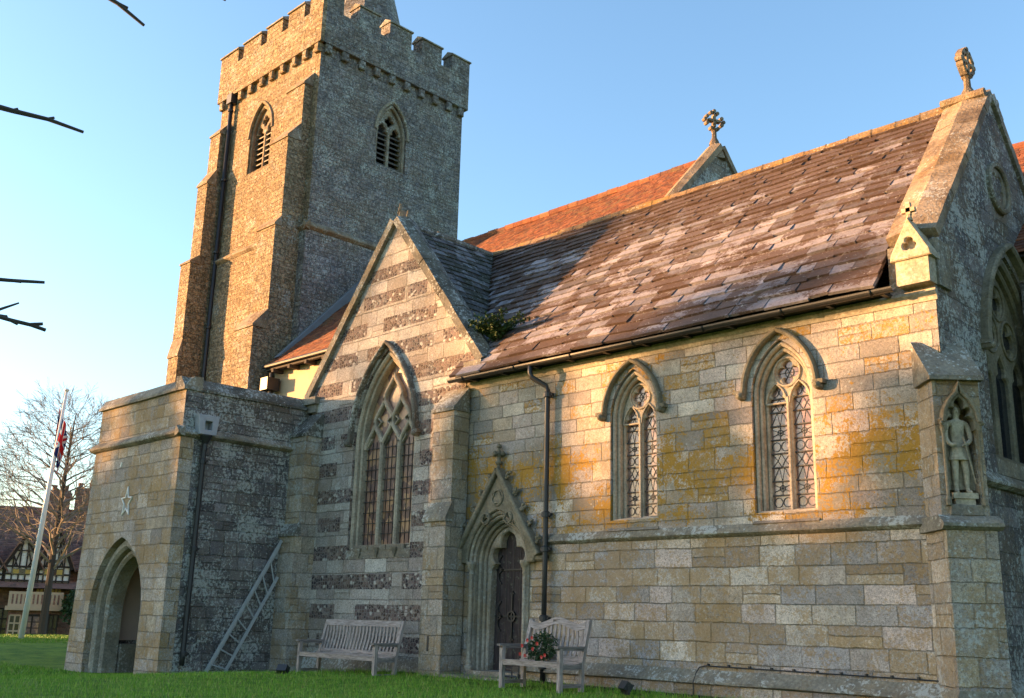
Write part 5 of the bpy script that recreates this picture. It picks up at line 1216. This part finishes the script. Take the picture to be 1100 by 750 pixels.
part('crown', b, M['bark'], NT)
# unseen evergreens added south-west, shaped to keep low sun off the lower walls
leafs = plain('yew_leaf', (0.02, 0.04, 0.012), .7, 0, .4, 8, .2, 0)
sdh = Vector((sd.x, sd.y, 0)).normalized(); ac = Vector((-sdh.y, sdh.x, 0))   # across-sun direction
ORD = 'first second third fourth fifth sixth seventh eighth ninth tenth eleventh twelfth thirteenth fourteenth fifteenth sixteenth'.split()
def yew(cx, cy, H, R, idx):
    z0 = gz(cx, cy); Tt = thing('shade_tree', (cx, cy, z0), 'unseen dark yew tree, added to shade the lower walls', 'tree', 'unseen shade trees in a row'); Tt['label'] = ORD[idx] + ' unseen shade tree of the row, counted from its north end'
    b = MB(); b.tube([(cx, cy, z0 - .2), (cx, cy, z0 + H * .7)], [.35, .1], 8); part('trunk', b, M['bark'], Tt)
    b = MB(); n = 2000
    for i in range(n):
        t = rnd() ** .75 if i < 1700 else ru(.8, 1.18); z = z0 + .2 + (H - .2) * t; t = min(t, .97); w = R * (1 - t ** 2.2) ** .5 * ru(.2, 1.0) ** .5 * (1 + .2 * math.sin(i * .7)); a = ru(0, 6.283); q = Vector((cx + w * math.cos(a), cy + w * math.sin(a), z)); s = ru(.3, .55)
        u_ = Vector((ru(-1, 1), ru(-1, 1), ru(-1, 1))).normalized(); v_ = u_.cross(Vector((ru(-1, 1), ru(-1, 1), ru(-1, 1)))).normalized()
        b.add([q - u_ * s, q + v_ * s * .6, q + u_ * s, q - v_ * s * .6], [(0, 1, 2, 3)])
    part('crown', b, leafs, Tt)
YEWS = [  # (across-sun coordinate offset, distance from the aisle, height)
]
base = Vector((-14, 12.9, 0))
random.seed(11)
for i in range(15):
    a = -14 + i * 2.1; dd = 55 + ru(-2, 2)
    p = base + sdh * dd + ac * a
    yew(p.x, p.y, 9.25 + ru(-.15, .15) - min(.3, max(0, (a - 3.0) * .3)) - gz(p.x, p.y), 2.3, i)
p = base + sdh * 60 + ac * -1.8      # unseen tall thin tree added to soften the light on the transept gable
Tt = thing('tall_shade_tree', (p.x, p.y, gz(p.x, p.y)), 'unseen tall slender tree, added to soften light on the transept gable', 'tree')
b = MB(); b.tube([(p.x, p.y, gz(p.x, p.y) - .2), (p.x, p.y, 15.5)], [.25, .04], 8); part('trunk', b, M['bark'], Tt)
b = MB()
for i in range(1500):
    z = ru(6, 16.2); w = 1.7 * min(1, (16.6 - z) / 3) * ru(0, 1) ** .5; a = ru(0, 6.283); q = Vector((p.x + w * math.cos(a), p.y + w * math.sin(a), z)); s_ = ru(.08, .2)
    u_ = Vector((ru(-1, 1), ru(-1, 1), ru(-1, 1))).normalized(); v_ = u_.cross(Vector((ru(-1, 1), ru(-1, 1), ru(-1, 1)))).normalized(); b.add([q - u_ * s_, q + v_ * s_ * .7, q + u_ * s_, q - v_ * s_ * .7], [(0, 1, 2, 3)])
part('crown', b, leafs, Tt)
p = base + sdh * 60 + ac * 3.5  # unseen high crown added to throw a shadow on the aisle roof
Tt = thing('tall_shade_tree', (p.x, p.y, gz(p.x, p.y)), 'unseen tall tree, its small high crown added to shade the aisle roof', 'tree')
b = MB(); b.tube([(p.x, p.y, gz(p.x, p.y) - .2), (p.x, p.y, 12.2)], [.08, .03], 8); part('trunk', b, M['bark'], Tt)
b = MB()
for i in range(330):
    a = ru(0, 6.283); w = 1.15 * ru(0, 1) ** .6; q = Vector((p.x + w * math.cos(a), p.y + w * math.sin(a), 12.45 + ru(-.6, .6) + .25 * w * math.cos(a))); s_ = ru(.1, .22)
    u_ = Vector((ru(-1, 1), ru(-1, 1), ru(-1, 1))).normalized(); v_ = u_.cross(Vector((ru(-1, 1), ru(-1, 1), ru(-1, 1)))).normalized(); b.add([q - u_ * s_, q + v_ * s_ * .7, q + u_ * s_, q - v_ * s_ * .7], [(0, 1, 2, 3)])
part('crown', b, leafs, Tt)

# ------------------------------------------------------------------ houses beyond the lawn
random.seed(3)
M['brick'] = stone('red_brick', [(0.28, 0.14, 0.10), (0.33, 0.17, 0.12), (0.24, 0.12, 0.09)], .22, .075, mortar=(.22, .19, .16), white=0, orange=0, green=.05, rough=.4, gb=0, wob=0)
M['timber'] = plain('black_timber', (0.035, 0.025, 0.02), .8)
M['infill'] = plain('white_infill', (0.78, 0.76, 0.72), .8, 0, .1)
M['stonepale'] = plain('pale_balustrade', (0.50, 0.36, 0.24), .8, 0, .15)
M['curtain'] = plain('yellow_curtain', (0.50, 0.33, 0.08), .8, 0, .2)
hd = Vector((-56.0, 22.2, 0)); hu = Vector((.378, .926, 0)).normalized()     # the house faces the camera; u runs to the right
HF = Fr(hd, hu); hz = -1.35
HS = thing('timbered_house', (hd.x, hd.y, hz), 'half timbered house with brown tiled roof, twin white gables and tall brick chimneys', 'house')
def hb(b, u0, u1, z0, z1, w0, w1): prism(b, HF, [[(u0, z0), (u1, z0), (u1, z1), (u0, z1)]], w0, w1)
b = MB(); hb(b, -3.6, 9, hz - .5, 3.3, 0, -7); part('wall', b, M['brick'], HS)
b = MB()
for s, (wa, za, wb, zb) in enumerate(((.6, 2.9, -3.5, 6.35),)):
    A = HF.p(-3.9, za, wa); Bq = HF.p(9.3, za, wa); sl_ = HF.p(-3.9, zb, wb) - A
    slates(b, A, HF.u, sl_, 13.2, sl_.length, .16, .16, .25, .3, .02, jit=.006)
b.add([HF.p(-3.9, 2.85, .6), HF.p(9.3, 2.85, .6), HF.p(9.3, 6.33, -3.5), HF.p(-3.9, 6.33, -3.5), HF.p(9.3, 2.85, -7.6), HF.p(-3.9, 2.85, -7.6)], [(0, 1, 2, 3), (3, 2, 4, 5), (0, 3, 5), (1, 4, 2)])
part('roof', b, M['house_tile'], HS)
def chimney(u, w, z1, hwid):
    b = MB(); hb(b, u - hwid, u + hwid, 5.5, z1, w + .45, w - .45); hb(b, u - hwid - .08, u + hwid + .08, z1 - .35, z1 - .15, w + .53, w - .53); o = part('chimney', b, M['brick'], HS)
    for e in (-.3, .3): q = MB(); q.lathe([(.13, 0), (.15, .3)], HF.p(u + e, z1, w), 8); part('chimney_pot', q, M['tile'], o)
chimney(-.12, -3.2, 7.35, .58); chimney(1.2, -3.6, 7.6, .5)
def gable(u, hw, z0, z1, za, w, lab):
    b = MB(); prism(b, HF, [[(u - hw, z0), (u + hw, z0), (u + hw, z1), (u, za), (u - hw, z1)]], w, -1.5); g = part('gable', b, M['infill'], HS, lab)
    b = MB(); W0, W1 = w + .06, w - .02; f = HF
    for zz in (z0 + .06, z1, (z0 + z1) / 2): bar(b, f, [(u - hw, zz), (u + hw, zz)], .045, W0, W1)
    n = 5
    for i in range(n + 1):
        x = u - hw + 2 * hw * i / n; zt = z1 + (za - z1) * (1 - abs(x - u) / hw); bar(b, f, [(x, z0), (x, zt)], .036, W0 + .004, W1)
    for s in (-1, 1):
        bar(b, f, [(u + s * (hw + .12), z1 - .12), (u, za + .05)], .10, W0 + .12, W1); bar(b, f, [(u + s * .25, z1), (u + s * .62 * hw, z1 + (za - z1) * .36)], .032, W0 + .002, W1)
        bar(b, f, [(u + s * .1, za - .4), (u + s * .5 * hw, z1 + .05)], .032, W0 + .003, W1)
    bar(b, f, [(u - hw * .5, (z1 + za) / 2), (u + hw * .5, (z1 + za) / 2)], .032, W0 + .001, W1); part('timber_frame', b, M['timber'], g)
    b = MB(); hb(b, u - .5, u + .5, z0 + .35, z1 - .1, w + .09, w); wn2 = part('window', b, M['glass_dark'], g)
    b = MB(); hb(b, u - .42, u - .15, z0 + .4, z1 - .15, w + .095, w + .09); hb(b, u + .15, u + .42, z0 + .4, z1 - .15, w + .095, w + .09); part('curtain', b, M['curtain'], wn2)
    b = MB()
    for s, A_, B_ in ((-1, (u - hw - .25, z1 - .25), (u, za + .1)), (1, (u + hw + .25, z1 - .25), (u, za + .1))):
        A0 = HF.p(A_[0], A_[1], w + .25); A1 = HF.p(A_[0], A_[1], -2.5); C0 = HF.p(B_[0], B_[1], w + .25); C1 = HF.p(B_[0], B_[1], -2.5)
        up = Vector((0, 0, .12)); b.add([A0, A1, C1, C0, A0 + up, A1 + up, C1 + up, C0 + up], [(0, 1, 2, 3), (4, 7, 6, 5), (0, 4, 5, 1), (3, 2, 6, 7), (0, 3, 7, 4)])
    part('gable_roof', b, M['house_tile'], g)
gable(-1.35, .78, 2.25, 3.0, 4.6, .9, 'left half timbered gable'); gable(.12, .78, 2.25, 3.05, 5.0, .95, 'right half timbered gable'); gable(-2.95, .72, 2.25, 2.9, 3.9, .85, 'lowest half timbered gable at the left')
gable(2.9, .8, 2.25, 3.05, 4.8, .8, 'far right half timbered gable')
b = MB(); A0 = HF.p(-3.9, 1.95, 1.9); b.add([HF.p(-3.9, 1.95, 1.7), HF.p(6, 1.95, 1.7), HF.p(6, 2.32, .7), HF.p(-3.9, 2.32, .7), HF.p(6, 1.9, .0), HF.p(-3.9, 1.9, .0)], [(0, 1, 2, 3), (0, 3, 5), (1, 4, 2), (0, 5, 4, 1)]); part('pentice_roof', b, M['house_tile'], HS)
b = MB(); hb(b, -1.75, .75, 1.05, 1.75, 2.2, 2.0); hb(b, -1.85, .85, .85, 1.05, 2.3, .0); hb(b, .55, .75, 1.05, 1.75, 2.0, 0); hb(b, -1.75, -1.55, 1.05, 1.75, 2.0, 0); bal_ = part('balcony', b, M['stonepale'], HS); b = MB(); [hb(b, -1.6 + i * .19, -1.52 + i * .19, 1.15, 1.62, 2.206, 2.19) for i in range(12)]; part('balustrade_dark_strip', b, M['brick'], bal_)  # darker strips on the panel stand in for shaded gaps between balusters
b = MB()
for i in range(7): hb(b, -.55 + i * .17, -.43 + i * .17, 1.76, 1.93, 1.2, 1.1)
part('curtain', b, M['curtain'], HS)
b = MB(); hb(b, -1.7, .7, hz - .3, .84, 1.9, .0); part('bay', b, M['brick'], HS)
def hwin(u0, u1, z0, z1, w, m='glass_dark', nx=3, nz=4):
    b = MB(); hb(b, u0, u1, z0, z1, w + .03, w - .02); W = part('window', b, M[m], HS); b = MB()
    for i in range(nx + 1): x = u0 + (u1 - u0) * i / nx; bar(b, HF, [(x, z0), (x, z1)], .035, w + .07, w)
    for i in range(nz + 1): z = z0 + (z1 - z0) * i / nz; bar(b, HF, [(u0, z), (u1, z)], .035, w + .072, w)
    part('window_frame', b, M['timber'] if z1 > .62 else M['stonepale'], W)
hwin(-1.6, -1.1, -.9, .6, 1.9, nx=2, nz=4); hwin(.0, .6, -.7, .65, 1.9, nx=3, nz=2)
b = MB(); hb(b, -.95, -.15, hz, .66, 1.95, 1.88); dd_ = part('door', b, M['timber'], HS)
b = MB()
for i in range(2):
    for j in range(4): hb(b, -.88 + i * .36, -.60 + i * .36, -.55 + j * .29, -.31 + j * .29, 1.965, 1.94)
part('pane', b, M['glass_old'], dd_)
hwin(4.6, 6.6, -.6, .9, 0, nx=4, nz=3); hwin(-3.2, -1.4, -.6, .9, 0, nx=3, nz=3)
# second house further left
HF2o = HF; HF = Fr(hd + hu * -10.5 + Vector((-.9, -.3, 0)), hu)
b = MB(); hb(b, -4, 5.2, hz - .5, 2.9, 0, -6)
H2 = thing('timbered_house', tuple(HF.p(0, hz, 0)), 'lower half timbered house at the far left edge', 'house'); part('wall', b, M['infill'], H2)
b = MB(); A = HF.p(-4.3, 2.7, .5); sl_ = HF.p(-4.3, 5.6, -3.0) - A; slates(b, A, HF.u, sl_, 9.8, sl_.length, .16, .16, .25, .3, .02, jit=.006)
b.add([HF.p(-4.3, 2.68, .5), HF.p(5.5, 2.68, .5), HF.p(5.5, 5.58, -3), HF.p(-4.3, 5.58, -3), HF.p(5.5, 2.68, -6.5), HF.p(-4.3, 2.68, -6.5)], [(0, 1, 2, 3), (3, 2, 4, 5), (0, 3, 5), (1, 4, 2)]); part('roof', b, M['house_tile'], H2)
b = MB()
for i in range(12): x = -4 + 9.2 * i / 11; bar(b, HF, [(x, 1.0), (x, 2.8)], .07, .05, -.02)
for z in (1.0, 1.9, 2.75): bar(b, HF, [(-4, z), (5.2, z)], .08, .054, -.02)
part('timber_frame', b, M['timber'], H2)
b = MB(); hb(b, 3.2, 6.8, 1.0, 1.12, 2.2, .1); hb(b, 3.3, 3.4, hz, 1.0, 2.1, 2.0); hb(b, 6.6, 6.7, hz, 1.0, 2.1, 2.0); hb(b, 3.4, 6.6, hz, .8, .6, .4); part('lean_to', b, M['timber'], H2)
HF = HF2o
# evergreen bush and low hedge before the houses
def bush(nm, c, rx, ry, rz_, n, s, label, cat, mat=None):
    B_ = thing(nm, (c[0], c[1], gz(c[0], c[1])), label, cat); b = MB()
    for i in range(6): leafcloud(b, (c[0] + ru(-.5, .5) * rx, c[1] + ru(-.5, .5) * ry, c[2] + ru(-.35, .35) * rz_), rx * .6, ry * .6, rz_ * .6, n // 6, s)
    part('foliage', b, mat or M['leaf'], B_); b = MB(); b.tube([(c[0], c[1], gz(c[0], c[1]) - .1), c], [.08, .03], 5); part('stem', b, M['bark'], B_)
q = HF.p(1.6, 1.0, 2.6); bush('evergreen_bush', tuple(q), .9, .9, 1.3, 1500, .16, 'dark evergreen bush beside the house balcony', 'bush')
for i, (u, lab) in enumerate(((-4.0, 'low dark hedge plant before the house, nearest the left edge'), (-1.2, 'low hedge plant before the house bay'), (3.6, 'low hedge plant beside the porch corner'))):
    q = HF.p(u, hz + .55, 5.2); bush('hedge_plant', tuple(q), 1.3, .7, .5, 700, .12, lab, 'hedge', M['leaf2'])
# distant trees closing the view
for i, (u, w, h_, lab) in enumerate(((-14, -22, 9, 'tall leafless tree far behind the left house'), (-6, -26, 8, 'leafless tree far behind the twin gabled house'), (14, -22, 8, 'leafless tree behind the porch, mostly hidden'))):
    q = HF.p(u, -1.3, w); Tt = thing('bare_tree', tuple(q), lab, 'tree'); b = MB(); b.tube([tuple(q), tuple(q + Vector((0, 0, h_ * .5)))], [.3, .16], 6); part('trunk', b, M['bark'], Tt)
    b = MB()
    for k in range(10): a = k * 2.4; grow(b, q + Vector((0, 0, h_ * (.2 + .03 * k))), Vector((math.cos(a), math.sin(a), .9)).normalized(), h_ * .17, .09, 4, .6, 0, 4, None, .012, (2, 3))
    part('crown', b, M['twig'], Tt)
